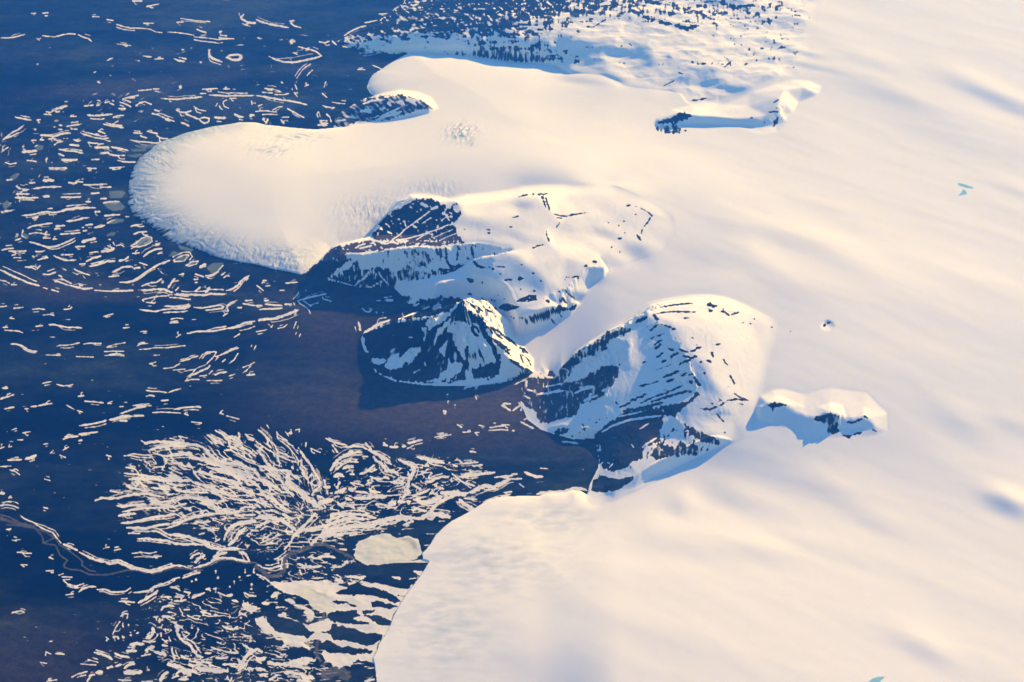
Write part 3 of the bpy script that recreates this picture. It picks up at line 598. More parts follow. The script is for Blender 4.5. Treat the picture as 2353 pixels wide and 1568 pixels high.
# ------------------------------------------------------------------ plain
H0 = .07 * fbm(X * .05, Y * .05, 41, 3) + .05 * fbm(X * .30, Y * .36, 47, 3) + .018 * fbm(X * 1.1, Y * 1.3, 49, 2)
px0, py0 = to_world(610, 440, 1.0)
RL = np.hypot(X - px0, (Y - py0)); TH = np.arctan2(Y - py0, X - px0)
H = H0.astype(np.float32)
# profile of the ice margin: a short steep front, then a long swell; the big lobe has a broken rim
lobe = np.exp(-.5 * (((UU - 420) / 190) ** 2 + ((VV - 470) / 150) ** 2)) * sstep(760, 700, UU)
edge = np.clip(D_ICE, 0, None)
rim = (1 - np.exp(-edge / .8)) * .22 + (1 - np.exp(-edge / 3.0)) * .28 + (1 - np.exp(-edge / 10.0)) * .50
_q = sstep(760, 620, UU) * sstep(250, 300, VV) * sstep(700, 650, VV)
rim = rim * (1 - _q) + _q * ((1 - np.exp(-edge / .5)) * .16 + (1 - np.exp(-(edge / 3.4) ** 1.3)) * .60 + (1 - np.exp(-edge / 11.0)) * .24)
_q = sstep(1080, 1200, VV) * sstep(2000, 950, UU)
rim = rim * (1 - _q) + _q * (1 - np.exp(-edge / 10.0))
_k = sstep(1230, 1420, UU)
rim = rim * (1 - _k) + _k * np.maximum(rim, 1 - np.exp(-edge / .9))
crev = ridged(X * 1.1 + 2.2 * perlin(X * .3, Y * .3, 3), Y * .85, 53, 4)
rad = perlin(TH * 27 + 1.6 * perlin(X * .35, Y * .35, 61), RL * .16, 59) + .7 * perlin(TH * 70 + perlin(X * .9, Y * .9, 62), RL * .4, 60)
band = np.exp(-((edge - 1.2) / 2.0) ** 2) * lobe
HICE = .03 + (HI - .03) * rim + band * (.08 * crev + .03 * rad)
for cu, cv, ru_, rv_, am in ((1062, 305, 26, 17, .16), (640, 318, 60, 12, .05), (880, 480, 70, 26, .06), (1000, 440, 40, 12, .05), (645, 585, 55, 20, .10), (620, 345, 40, 12, .04), (860, 540, 40, 12, .05)):
    g = np.exp(-.5 * (((UU - cu) / ru_) ** 2 + ((VV - cv - 30) / rv_) ** 2))
    HICE += g * am * ridged(X * 1.5 - Y * .6, Y * .5 + X * .2, 71, 3)
H = np.where(ICE, np.maximum(HICE, H0 + .02), H).astype(np.float32)
BASE = H.copy()

# ------------------------------------------------------------------ mountains: surveyed points (u, v, h), break lines, outline
MT = {}
def mountain(key, outline, lines, single='', smooth=1.6, rough=.10):
    MT[key] = dict(out=outline, lines=lines, single=single, smooth=smooth, rough=rough)

def trip(s):
    return [tuple(float(q) for q in p.split(',')) for p in s.split()]

mountain('plateau', '''705,624 732,601 746,588 763,570 785,562 820,556 842,549 854,543 860,528 871,514 886,499 895,484 912,464 943,449 956,444 989,444 1011,456 1031,460 1052,450 1074,450 1122,446 1177,438 1201,432 1243,428 1298,428 1364,427 1408,431
 1441,442 1474,456 1510,474 1545,500 1548,545 1520,578 1490,590 1450,600 1430,612 1397,625 1386,642 1360,655 1346,675 1334,699 1309,728 1280,748 1232,757 1188,768 1160,745 1120,712 1088,697 1062,700 1030,705 985,718 940,700 915,672 903,661 869,663 835,663 792,654 763,647 724,640''', [
 '785,563,2.35 831,556,2.78 862,550,3.0 895,553,3.2 946,556,3.42 1000,558,3.6 1040,556,3.7',           # back of the terrace
 '783,586,2.5 831,586,2.95 874,577,3.2 912,572,3.42 946,568,3.58 997,568,3.72 1025,566,3.8 1041,560,3.85 1080,560,3.95 1111,560,4.0 1140,563,4.1 1170,567,4.15 1200,570,4.15 1223,571,4.2',  # rim of the cliff
 '1034,627,2.0 1071,606,2.5 1093,594,2.8 1120,590,3.2 1148,587,3.5 1184,577,3.95 1223,571,4.2',      # gully behind the cliff
 '1069,609,2.65 1090,598,3.2 1111,592,3.75 1140,587,4.05 1166,580,4.3 1190,578,4.3 1223,571,4.2 1240,566,4.2',
 '760,625,1.0 783,586,2.5 785,563,2.35',
 '854,543,1.7 880,515,2.6 912,473,3.4 956,453,4.0 990,453,4.1 1031,467,4.3 1052,463,4.7 1066,490,4.6 1052,504,4.45 1032,517,4.2 1042,523,4.15 1050,537,4.05 1066,553,3.95',
 '1052,463,4.55 1074,465,4.45 1122,463,4.3 1177,455,4.35 1201,450,4.45 1243,447,4.5 1298,447,4.3 1364,445,4.2 1408,450,4.15 1441,462,4.1 1474,476,4.15 1504,492,4.1 1490,516,3.95 1465,538,3.8 1471,557,3.7',
 '1188,590,4.35 1220,615,4.15 1254,645,3.85 1293,667,3.3 1320,690,2.7',
 '1188,729,2.5 1212,725,2.75 1232,717,2.95 1255,711,2.9 1276,705,2.75 1300,703,2.4 1325,694,1.9',
 '1188,745,1.9 1232,740,1.75 1280,727,1.6 1310,712,1.5',
 '1240,454,4.95 1265,480,4.75 1287,505,4.55 1270,522,4.45 1256,535,4.4 1262,556,4.3',
 '1246,457,4.9 1272,482,4.6 1293,507,4.35 1277,525,4.22 1262,537,4.15 1268,558,4.15',
 ], '1100,500,4.45 1150,520,4.4 1200,500,4.65 1200,540,4.35 1340,500,4.25 1380,540,3.85 1340,560,3.85 1420,500,4.1 1300,590,4.25 1350,610,4.0 1390,615,3.7 1370,580,3.9 1430,560,3.75 1460,580,3.5 1130,640,3.3 1166,657,3.2 1210,660,3.35 1180,690,3.0 1110,660,2.9 1090,630,2.6 1250,680,3.2 960,650,1.3 1010,650,2.0 1040,668,2.6 990,690,2.6 940,640,1.0 880,645,.75 820,640,.6 1070,640,2.2 1000,455,3.7 1120,690,3.0', .5, .10)

mountain('pyramid', '''835,766 863,751 899,731 929,716 985,718 1030,705 1045,690 1065,684 1088,684 1120,694 1160,728 1178,752 1182,770 1200,793 1226,828 1227,857 1193,866 1149,877 1094,886 1039,888 973,886 907,877 863,856 846,822 835,802 829,780''', [
 '835,767,.2 880,750,1.3 930,734,2.4 984,727,3.3 1030,712,4.2 1062,690,5.2 1069,707,4.9 1090,720,4.45 1103,727,4.2 1115,751,3.65 1128,780,3.0 1146,798,2.55 1172,827,1.75 1194,842,1.25 1222,857,.75',
 '1062,690,5.2 1088,689,4.5 1108,696,3.9',
 '1062,690,5.2 1010,742,3.9 985,775,2.8 968,800,2.0 945,840,1.0',
 '1069,707,4.9 1068,740,4.1 1064,780,3.0 1056,830,1.5',
 '1050,742,3.7 1036,785,2.4 1020,835,1.2', '1103,727,4.2 1098,775,2.9 1092,830,1.5'],
 '990,800,1.9 960,780,1.95 900,780,1.3 870,800,.8 920,830,.7 1000,850,.75 1130,830,1.5 1110,857,.7 1160,855,.75 1150,775,2.0 1175,805,1.6 1200,835,1.1 1128,738,3.2', .4, .19)

mountain('ridge', '''1224,855 1273,868 1288,846 1319,811 1354,785 1393,760 1430,743 1448,733 1470,714 1490,701 1524,692 1588,683 1626,682 1667,688 1718,708 1782,742 1778,790 1760,830 1752,880 1745,915 1742,940 1728,990 1716,1006 1690,1014 1660,1023 1625,1040 1598,1053 1526,1090 1456,1129 1410,1150 1363,1159 1347,1140 1356,1112 1375,1075 1377,1024 1370,1008 1317,1011 1271,999 1243,988 1212,965 1196,925 1198,885''', [
 '1290,852,.95 1321,821,1.95 1357,792,3.1 1408,773,4.0 1446,750,4.6 1488,717,5.5 1512,733,5.4 1547,755,5.25 1560,780,5.1 1580,809,4.85 1588,828,4.65 1588,852,4.35 1601,873,4.1 1608,890,3.9 1603,902,3.75 1588,924,3.45 1572,937,3.2 1552,957,2.75 1532,990,2.1 1518,1005,1.8',
 '1446,750,4.6 1449,780,4.45 1447,824,3.78 1419,852,3.2 1403,888,2.62 1391,921,2.0 1332,957,1.05 1290,975,.6',
 '1455,765,4.53 1462,780,4.33 1458,795,4.08 1468,815,3.8 1472,832,3.58 1465,850,3.3 1448,880,2.79 1440,900,2.48 1425,925,2.0 1412,945,1.62 1398,968,1.2 1383,985,.85 1368,999,.58',
 '1518,1005,1.8 1500,1040,1.9 1470,1086,1.7 1418,1122,1.1 1385,1140,.5', '1660,1010,2.8 1630,1004,2.95 1598,1020,2.75 1540,1048,2.3 1500,1068,2.0 1470,1086,1.7',
 '1572,937,3.2 1590,948,3.2 1614,966,3.1 1639,993,3.0 1660,1010,2.8',
 '1488,717,5.5 1524,705,5.15 1588,694,5.0 1626,692,4.85 1665,697,4.65 1716,718,4.4 1760,742,4.25',
 '1552,957,2.75 1480,985,1.9 1433,1005,1.2 1400,1020,.65'],
 '1588,742,5.35 1640,760,5.0 1620,832,4.8 1665,806,4.65 1640,880,4.25 1660,929,3.75 1678,857,4.15 1711,921,3.5 1690,960,3.1 1700,790,4.45 1720,850,3.9 1740,790,4.1 1520,790,4.5 1510,760,4.8 1520,815,4.02 1530,850,3.55 1520,888,2.9 1500,920,2.45 1560,880,3.3 1500,950,2.05 1433,970,1.5 1433,1060,1.25 1386,1110,.5 1400,1080,.7 1420,1030,.9 1580,980,2.85 1357,832,2.0 1310,883,.55 1357,905,1.3 1400,840,2.85 1255,934,.5 1230,900,.35 1300,930,.7 1290,960,.6 1340,985,.8', .5, .15)

mountain('knoll', '''766,291 798,291 825,283 893,279 942,266 985,260 1006,250 990,224 959,212 918,207 883,214 840,226 808,243 771,266''', [
 '790,262,.5 827,243,1.3 857,231,1.7 900,223,2.1 930,221,2.3 962,227,2.3 985,240,2.1'], '893,254,1.6 832,266,.75 940,250,1.9 870,240,1.6 900,268,1.5 860,262,1.0', 1.0, .14)

mountain('spur', '''1506,283 1520,300 1563,296 1590,286 1644,287 1697,290 1732,304 1751,307 1786,304 1806,280 1824,258 1835,236 1885,214 1890,200 1858,186 1818,184 1778,196 1724,215 1657,238 1590,240 1545,252 1509,272''', [
 '1512,279,3.3 1549,264,4.0 1574,258,4.5 1590,265,4.15 1644,270,4.15 1700,274,4.15 1735,272,4.35 1762,266,4.5 1786,247,4.95 1791,226,5.1 1805,207,4.95 1845,200,4.85 1874,210,4.7',
 '1791,226,5.1 1808,240,4.75 1818,250,4.4'], '1650,256,3.8 1720,245,4.0 1560,278,3.5 1530,290,3.3 1745,292,3.7 1800,262,4.2 1780,290,3.75', .9, .10)

mountain('uplands', '''768,97 860,122 938,121 1013,123 1088,128 1138,135 1176,141 1226,146 1276,156 1308,171 1388,176 1421,189 1438,199 1476,205 1538,211 1561,221 1576,239 1600,242 1657,240 1724,216 1778,197 1818,185 1850,170 1860,120 1870,70 1880,10 1930,-60 1960,-260 1500,-330 1100,-200 960,-60 930,0 880,40 820,72''', [
 '780,93,.3 820,87,.9 869,79,1.7 920,80,2.1 966,81,2.3 1015,79,2.4 1052,96,2.3 1088,109,2.1 1137,117,2.0 1190,128,2.3',
 '1603,158,4.3 1640,154,4.35 1670,154,4.35 1720,162,4.4 1751,174,4.4 1805,192,4.5',
 '1470,40,4.3 1495,45,4.5 1515,53,4.4 1545,60,4.3 1576,68,4.2 1600,62,4.2',
 '1340,110,3.2 1370,106,3.5 1400,107,3.55 1432,112,3.3', '1350,132,2.4 1400,134,2.5 1430,136,2.6',
 '1250,98,3.2 1290,100,3.0', '1605,182,3.2 1640,215,3.3 1655,238,3.0'],
 '900,55,1.6 950,40,2.1 1000,40,3.0 1100,50,3.3 1200,40,3.4 1300,60,3.6 1430,30,3.9 1226,122,2.3 1308,152,2.5 1400,165,2.7 1500,110,3.7 1600,120,3.8 1680,140,4.0 1560,150,3.3 1480,180,3.0 1540,190,3.2 1620,225,3.0 1700,60,4.0 1800,60,4.4 1700,200,3.7 1680,220,3.4 1800,130,4.5 1600,10,4.2 1100,90,3.0 1180,90,3.3 1500,-100,4.3 1200,-80,3.4 1800,-100,4.8', 3.0, .12)

mountain('nunatak', '''1736,936 1745,910 1775,896 1805,894 1850,906 1880,896 1910,890 1945,896 1990,900 2040,950 2042,990 2014,1002 1979,1006 1930,1008 1880,1010 1848,1006 1830,990 1800,982 1765,974 1742,966''', [
 '1746,938,3.75 1765,926,4.05 1790,925,4.1 1806,930,4.0 1830,946,3.85 1855,957,3.9 1875,958,4.1 1890,951,4.25 1907,947,4.5 1930,953,4.4 1945,961,4.05 1958,963,4.1 1985,957,4.3 1996,962,4.15 2015,985,3.75'], '1925,985,3.55 1965,985,3.6 1907,925,4.08 1935,930,4.08 1985,935,4.05 1875,935,3.95 1850,935,3.85 1780,908,3.8 1800,912,3.8', .8, .10)

mountain('islet', '''1886,752 1890,744 1900,738 1912,742 1918,752 1908,760 1893,760''', ['1890,749,4.0 1896,745,4.3 1905,742,4.35 1912,747,4.1'], '', .6, .02)

REG = np.zeros(X.shape, np.int8)
KEYS = ['uplands', 'plateau', 'pyramid', 'ridge', 'knoll', 'spur', 'nunatak', 'islet']
OUTW = {}
for rid, key in enumerate(KEYS, 1):
    m = MT[key]
    o = pts('F', m['out'])
    hb = np.full(len(o), 1.0)
    for _ in range(6):                      # rest the outline on whatever lies there
        ox, oy = to_world(o[:, 0], o[:, 1], hb)
        hb = .5 * hb + .5 * grid_at(np.where(REG > 0, H, BASE), ox, oy)
    V2, Hh, E = [], [], []
    n = len(o)
    for k in range(n):
        V2.append((ox[k], oy[k])); Hh.append(hb[k]); E.append((k, (k + 1) % n))
    seen = {}
    for ln in m['lines']:
        prev = None
        for p in trip(ln):
            if p not in seen:
                a, b = to_world(p[0], p[1], p[2])
                seen[p] = len(V2); V2.append((float(a), float(b))); Hh.append(p[2])
            if prev is not None: E.append((prev, seen[p]))
            prev = seen[p]
    for p in trip(m['single']):
        a, b = to_world(p[0], p[1], p[2]); V2.append((float(a), float(b))); Hh.append(p[2])
    r = delaunay_2d_cdt([Vector(p) for p in V2], E, [], 1, 1e-4)
    nv, nf, orig = r[0], r[2], r[3]
    hv = []
    for q, og in zip(nv, orig):
        if og: hv.append(Hh[og[0]])
        else:
            d = [((q.x - a) ** 2 + (q.y - b) ** 2, k) for k, (a, b) in enumerate(V2)]
            d.sort(); w = [1 / (e + 1e-6) for e, _ in d[:3]]
            hv.append(sum(wi * Hh[k] for wi, (_, k) in zip(w, d[:3])) / sum(w))
    P = list(zip(ox, oy)); OUTW[key] = P
    fu, fv = to_frame(np.array([q.x for q in nv]), np.array([q.y for q in nv]), 0.0)
    j0, j1 = np.searchsorted(GU, fu.min()) - 12, np.searchsorted(GU, fu.max()) + 12
    i0, i1 = np.searchsorted(GV, fv.min()) - 12, np.searchsorted(GV, fv.max()) + 12
    j0, i0 = max(j0, 0), max(i0, 0)
    sl = (slice(i0, i1), slice(j0, j1))
    x, y = X[sl], Y[sl]
    cur = H[sl].copy(); Z = cur.copy(); cov = np.zeros(x.shape, bool)
    for f in nf:
        for t in range(1, len(f) - 1):
            a, b, c = f[0], f[t], f[t + 1]
            (ax, ay), (bx, by), (cx_, cy_) = nv[a], nv[b], nv[c]
            uu, vv = to_frame(np.array([ax, bx, cx_]), np.array([ay, by, cy_]), 0.0)
            p0, p1 = max(np.searchsorted(GU, uu.min()) - 1 - j0, 0), np.searchsorted(GU, uu.max()) + 1 - j0
            q0, q1 = max(np.searchsorted(GV, vv.min()) - 1 - i0, 0), np.searchsorted(GV, vv.max()) + 1 - i0
            s2 = (slice(q0, q1), slice(p0, p1))
            xx, yy = x[s2], y[s2]
            den = (by - cy_) * (ax - cx_) + (cx_ - bx) * (ay - cy_)
            if abs(den) < 1e-9 or xx.size == 0: continue
            l1 = ((by - cy_) * (xx - cx_) + (cx_ - bx) * (yy - cy_)) / den
            l2 = ((cy_ - ay) * (xx - cx_) + (ax - cx_) * (yy - cy_)) / den
            l3 = 1 - l1 - l2
            ok = (l1 > -1e-6) & (l2 > -1e-6) & (l3 > -1e-6)
            Z[s2][ok] = (l1 * hv[a] + l2 * hv[b] + l3 * hv[c])[ok]
            cov[s2] |= ok
    ins = inside(x, y, P)
    Z = np.where(ins, Z, cur)
    sm = blur(Z, m['smooth'] * 2.4)
    if key != 'uplands':                    # gentle snow lies smooth, cliffs and crests stay sharp
        _g = np.hypot(np.gradient(sm, axis=1) / DX[sl], np.gradient(sm, axis=0) / DY[sl])
        _k = sstep(.26, .52, blur(_g, 4.0))
        sm = sm * _k + blur(Z, {'plateau': 4.0, 'ridge': 6.0}.get(key, 1.8)) * (1 - _k)
    dd = seg_dist(x, y, P)
    d = np.where(ins, dd, 0)
    gx = np.gradient(sm, axis=1) / DX[sl]; gy = np.gradient(sm, axis=0) / DY[sl]
    slope = np.hypot(gx, gy)
    # broken rock: ribs running down the slopes, coarse where it is steep
    wx_, wy_ = x + .5 * perlin(x * .5, y * .5, 81), y + .5 * perlin(x * .5, y * .5, 82)
    rib = ridged(wx_ * .95, wy_ * .42, 83 + rid, 4) * .8 + .5 * fbm(wx_ * 2.4, wy_ * 1.3, 91, 3)
    amp = m['rough'] * (.10 + 2.3 * sstep(.30, .85, slope)) * sstep(.2, 2.4, d)
    if key == 'uplands':
        amp = sstep(0, 2.5, d)
        rib = rib * .10 * sstep(.25, .8, slope) + .07 * fbm(wx_ * .42, wy_ * .6, 137, 3) + .16 * ridged(wx_ * .10, wy_ * .13, 139, 3) * sstep(900, 1050, UU[sl]) + fbm(wx_ * .11, wy_ * .15, 131, 3) * (.24 + .12 * sstep(1100, 1000, UU[sl]) + .12 * sstep(1480, 1640, UU[sl]) * sstep(150, 60, VV[sl]))
        kf = sstep(0, 1, d / (.4 + 11 * sstep(1560, 1700, UU[sl]) * sstep(250, 190, VV[sl]) + 5 * sstep(1750, 1850, UU[sl])))
        sm = cur + (sm - cur) * kf
    Z = sm + rib * amp
    H[sl] = np.where(ins, Z, cur + (sm - cur) * np.exp(-dd / .35))
    REG[sl] = np.where(ins, rid, REG[sl])
    m['slope'] = None
# small hollows and drifts on the mountains: faces turned away from the light
TU, TV = to_frame(X, Y, H)
H += np.where(REG == 2, .05 * fbm(X * .16, Y * .16, 141, 3) * sstep(480, 520, TV), 0).astype(np.float32)
for u, v, su_, sv_, a, amp in ((1389, 535, 26, 11, .3, .13), (1320, 526, 30, 10, .1, .08), (1364, 637, 22, 11, -.3, .22), (1462, 578, 30, 18, .2, .16), (1112, 628, 26, 9, .15, .16), (1120, 668, 40, 9, .2, .16), (1195, 545, 30, 10, .2, .10),
        (1110, 520, 40, 12, .1, .07), (1200, 472, 25, 9, 0, .10), (1400, 480, 30, 14, .4, .06), (1600, 735, 40, 10, .2, .07), (1650, 900, 26, 12, .5, .10), (1425, 121, 20, 8, 0, .28), (1345, 106, 30, 8, 0, .20), (1180, 116, 14, 10, 0, .22), (1235, 64, 30, 14, 0, .07),
        (1490, 130, 40, 16, .3, .06), (1500, 150, 40, 16, 1.0, .06), (1682, 87, 16, 8, .4, .2), (1765, 98, 24, 9, .1, .2), (1770, 140, 30, 7, 0, .12), (1740, 22, 30, 8, .1, .16), (1640, 4, 40, 9, 0, .2), (1700, 30, 20, 6, .2, .12), (1650, 195, 42, 11, .15, .22), (1700, 212, 50, 7, -.5, .1),
        (1560, 62, 40, 7, .3, .15), (1330, 185, 40, 8, .1, .1), (1420, 180, 20, 8, .4, .2), (1300, 90, 20, 9, 0, .12), (1385, 98, 16, 7, 0, .15), (1620, 100, 60, 10, .1, .05), (1240, 150, 60, 9, .1, .1), (1830, 120, 40, 6, .15, .12), (1850, 150, 50, 7, .2, .08)):
    ca, sa = math.cos(a), math.sin(a)
    k = (TU - u) * ca + (TV - v) * sa; q = -(TU - u) * sa + (TV - v) * ca
    g = np.exp(-.5 * ((k / su_) ** 2 + (q / sv_) ** 2)); m = (g > 1e-3)
    w_ = g[m]; cx0 = (X[m] * w_).sum() / w_.sum(); cy0 = (Y[m] * w_).sum() / w_.sum()
    H[m] += (amp * w_ * ((X[m] - cx0) * LX + (Y[m] - cy0) * LY)).astype(np.float32)
print('terrain', X.shape, H.min(), H.max())
# ------------------------------------------------------------------ ground cover maps (survey raster)
RS = 1.25
RU0, RV0 = -420.0, -300.0
RW, RH = int((2773 - RU0) / RS), int((1800 - RV0) / RS)
ru = (RU0 + np.arange(RW) * RS).astype(np.float32); rv = (RV0 + np.arange(RH) * RS).astype(np.float32)
PU, PV = np.meshgrid(ru, rv)
WOB = fbm(PU * .11, PV * .16, 5, 3).astype(np.float32)
WOB2 = fbm(PU * .035, PV * .05, 9, 3).astype(np.float32)
STK = fbm(PU * .15 + PV * .02, PV * .04, 24, 3).astype(np.float32)


def window(P, pad):
    a = max(int((P[:, 0].min() - pad - RU0) / RS), 0); b = min(int((P[:, 0].max() + pad - RU0) / RS) + 2, RW)
    c = max(int((P[:, 1].min() - pad - RV0) / RS), 0); d = min(int((P[:, 1].max() + pad - RV0) / RS) + 2, RH)
    return (slice(c, d), slice(a, b))


def line(A, w, P, val=1.0, wob=1.0, taper=True):
    w = max(w, 2.3)
    s = window(P, w + 4)
    x, y = PU[s], PV[s]
    if x.size == 0: return
    d = np.full(x.shape, 1e9, np.float32)
    n = len(P) - 1
    for k in range(n):
        ax, ay = P[k]; bx, by = P[k + 1]
        ex, ey = bx - ax, by - ay
        t = np.clip(((x - ax) * ex + (y - ay) * ey) / (ex * ex + ey * ey + 1e-9), 0, 1)
        q = np.hypot(x - ax - t * ex, y - ay - t * ey)
        if taper and w > 3.4:                              # thinner towards both ends
            g = (k + t) / max(n, 1)
            q = q + w * .24 * np.clip(np.abs(g * 2 - 1) * 5.0 - 4.0, 0, 1)
        d = np.minimum(d, q)
    hw = np.maximum(w * .47 * (1 + .55 * wob * WOB[s]), .95)
    f = np.clip((hw - d + .25 * wob * WOB[s]) / 1.3, -1, 1)
    if val > 0: A[s] = np.maximum(A[s], np.minimum(f, val))
    else: A[s] = np.minimum(A[s], -f)


def fill(A, P, val, wob=4.0, soft=2.0, streak=0.0):
    s = window(P, 14)
    x, y = PU[s], PV[s]
    d = seg_dist(x, y, P)
    d = np.where(inside(x, y, P), d, -d) + wob * (.6 * WOB[s] + .7 * WOB2[s]) + streak * STK[s]
    a = sstep(-soft, soft, d)
    A[s] = A[s] * (1 - a) + val * a


# --- plain: dark tundra with snow in the hollows
SG = np.full(PU.shape, -1, np.float32)
su, sv = 620.0, 430.0
rr = np.hypot(PU - su, (PV - sv) / .58); tt = np.arctan2((PV - sv) / .58, PU - su)
dl = rr - 315
zone = sstep(0, 30, dl) * sstep(400, 300, dl + 60 * perlin(tt * 2, tt * 0 + 3, 2)) * sstep(880, 640, PU) * sstep(690, 640, PV)
arc = perlin(rr * .075 + .8 * perlin(PU * .02, PV * .03, 4), tt * 9, 12)
ray = perlin(rr * .03, tt * 26 + .6 * perlin(PU * .02, PV * .02, 6), 13)
spk = fbm(rr * .05, tt * 30, 14, 3)
a1 = sstep(.25, .55, ray * .8 + spk * .55 + .12 * arc) * zone
SG = np.maximum(SG, np.clip((ray * .70 + spk * .50 + .1 * arc - .66) * 3.0, -1, 1) * zone + (zone - 1))
ringz = zone * sstep(40, 75, dl) 
SG = np.maximum(SG, np.clip((fbm(rr * .10 + .5 * WOB2, tt * 8, 34, 3) - .78) * 3, -1, 1) * ringz + (ringz - 1))
# sparse flecks elsewhere, running with the ground
fl = fbm(PU * .030 + .5 * WOB2, PV * .20 + PU * .012, 15, 3)
dens = 1.0 - .22 * sstep(1000, 1500, PV) * sstep(500, 760, PU) + 2.0 * np.exp(-.5 * (((PU - 770) / 80) ** 2 + ((PV - 800) / 80) ** 2)) + .1 * sstep(300, 60, PV) + 1.5 * sstep(640, 760, PU) * sstep(1010, 940, PV) * sstep(560, 640, PV)
dens = dens - .36 * np.exp(-.5 * (((PU - 760) / 210) ** 2 + ((PV - 1210) / 70) ** 2)) - .30 * np.exp(-.5 * (((PU - 620) / 200) ** 2 + ((PV - 1500) / 80) ** 2)) - .26 * np.exp(-.5 * (((PU - 760) / 120) ** 2 + ((PV - 1350) / 70) ** 2)) - .2 * np.exp(-.5 * (((PU - 500) / 160) ** 2 + ((PV - 1110) / 70) ** 2))
dens = dens - .18 * np.exp(-.5 * (((PU - 1250) / 90) ** 2 + ((PV - 920) / 40) ** 2))
fl = fl + .5 * ridged(PU * .02 + WOB2 * .6, PV * .075, 27, 2) - .15
SG = np.maximum(SG, np.clip((fl - dens) * 3.2, -1, .9))
# fine threads of the outwash fan
fx, fy = 760.0, 1235.0
fr = np.hypot(PU - fx, (PV - fy) * 1.3); ft = np.arctan2((PV - fy) * 1.3, PU - fx)
fan = np.exp(-.5 * (((PU - 520) / 170) ** 2 + ((PV - 1120) / 85) ** 2))
th = perlin(fr * .018, ft * 20 + .9 * perlin(PU * .03, PV * .04, 16), 17) + .5 * perlin(fr * .05, ft * 44, 18)
SG = np.maximum(SG, np.clip((th + fan * .55 - .95) * 3 + (sstep(.12, .4, fan) - 1) * 9, -1, .8))
# braided threads: connected lines between drier ground
def el(u, v, a, b, ang=0.0):
    ca, sa = math.cos(ang), math.sin(ang)
    return np.hypot(((PU - u) * ca + (PV - v) * sa) / a, (-(PU - u) * sa + (PV - v) * ca) / b)
def braid(n, half, region, cap=1.0, cut=None):
    f = (half - np.abs(n)) / half * 1.6
    if cut is not None: f = f - cut
    return np.clip(np.minimum(f, (1 - region) * 4), -1, cap)
wv = .9 * perlin(PU * .018, PV * .03, 301) + .35 * perlin(PU * .05, PV * .08, 302)
gap = 1.5 * sstep(.0, .55, fbm(PU * .03, PV * .06, 303, 2))
fanr = el(520, 1120, 235, 112, .12)
SG = np.maximum(SG, braid(perlin(fr * .011 + wv * .5, ft * 15 + wv * .9, 304), .065, fanr, 1, gap * .8))
SG = np.maximum(SG, braid(perlin(fr * .020 + wv * .5, ft * 30 + wv * 1.2, 305), .05, fanr, .2, gap * 1.2))
hub = np.minimum(np.minimum(el(800, 1185, 190, 52, -.22), el(950, 1110, 150, 60, -.15)), el(640, 1235, 120, 34, -.1))
SG = np.maximum(SG, braid(perlin(PU * .026 + wv * .6, (PV + .22 * PU) * .075 + wv * .5, 306), .075, hub, 1, gap * .9))
SG = np.maximum(SG, braid(perlin(PU * .05 + wv * .8, (PV + .22 * PU) * .14 + wv * .7, 307), .05, hub, .3, gap * 1.2))
low = np.minimum(np.minimum(el(560, 1520, 190, 62, 0), el(480, 1430, 150, 60, .2)), el(740, 1310, 110, 44, .15))
SG = np.maximum(SG, braid(perlin(PU * .024 + wv * .7, (PV - .10 * PU) * .060 + wv * .5, 308), .06, low, 1, gap * 1.2))
SG = np.maximum(SG, braid(perlin(PU * .045 + wv * .8, (PV - .10 * PU) * .12 + wv * .6, 309), .04, low, .4, gap * 1.4))
mor = zone > .6
mcut = 1.35 * sstep(-.35, .35, fbm(rr * .035, tt * 9, 310, 3))
for q in SNOWPOLY: fill(SG, pts(*q), 1.0, 3.0)
SG = np.maximum(SG, np.clip((fbm(PU * .045 + PV * .02, PV * .13 - PU * .012, 19, 3) - .74) * 3, -1, 1) * sstep(560, 640, PU) + (sstep(560, 640, PU) * sstep(1230, 1290, PV) * sstep(1010, 960, PU) - 1) * 2)
for sh in SNOW:
    for w, P in strokes(sh, SNOW[sh]):
        line(SG, w, P)
        # finer threads braiding alongside the larger drifts
        L_ = np.hypot(*np.diff(P, axis=0).T).sum()
        nb = {'T02': 3, 'T12': 3, 'T03': 2, 'T01': 1, 'T00': 1, 'T13': 2, 'T10': 1, 'T11': 1}.get(sh, 0)
        if sh in ('T02', 'T12') and P[:, 1].mean() < 990: nb = 1
        if L_ < 18: nb = min(nb, 1)
        for b in range(nb):
            if random.random() < .2: continue
            ln_ = random.uniform(.4, .9) if L_ > 40 else random.uniform(.3, .6)
            a0 = random.uniform(0, 1 - ln_); n_ = max(int(L_ * ln_ / 3), 3)
            t_ = np.linspace(a0, a0 + ln_, n_) * (len(P) - 1)
            Q = np.stack([np.interp(t_, np.arange(len(P)), P[:, c]) for c in (0, 1)], 1)
            tg = np.gradient(Q, axis=0); tg /= np.hypot(tg[:, 0], tg[:, 1])[:, None] + 1e-6
            r_ = np.cumsum(np.random.default_rng(random.randrange(10 ** 6)).normal(0, .55, n_)); r_ = np.convolve(r_, np.ones(5) / 5, 'same') if n_ > 6 else r_ * .3
            off = random.choice((-1, 1)) * (w * .44 + random.uniform(3.2, 9.5)) + r_
            if random.random() < .5: off = off * sstep(0, .5, np.linspace(0, 1, n_))       # leaves the parent channel
            Q = Q + np.stack([-tg[:, 1], tg[:, 0] * .75], 1) * off[:, None]
            line(SG, random.uniform(1.8, 2.8), Q, random.choice((.02, .12, .3, 1)))
for q in ISLAND: fill(SG, pts(*q), -1.0, 4.5, 1.5)
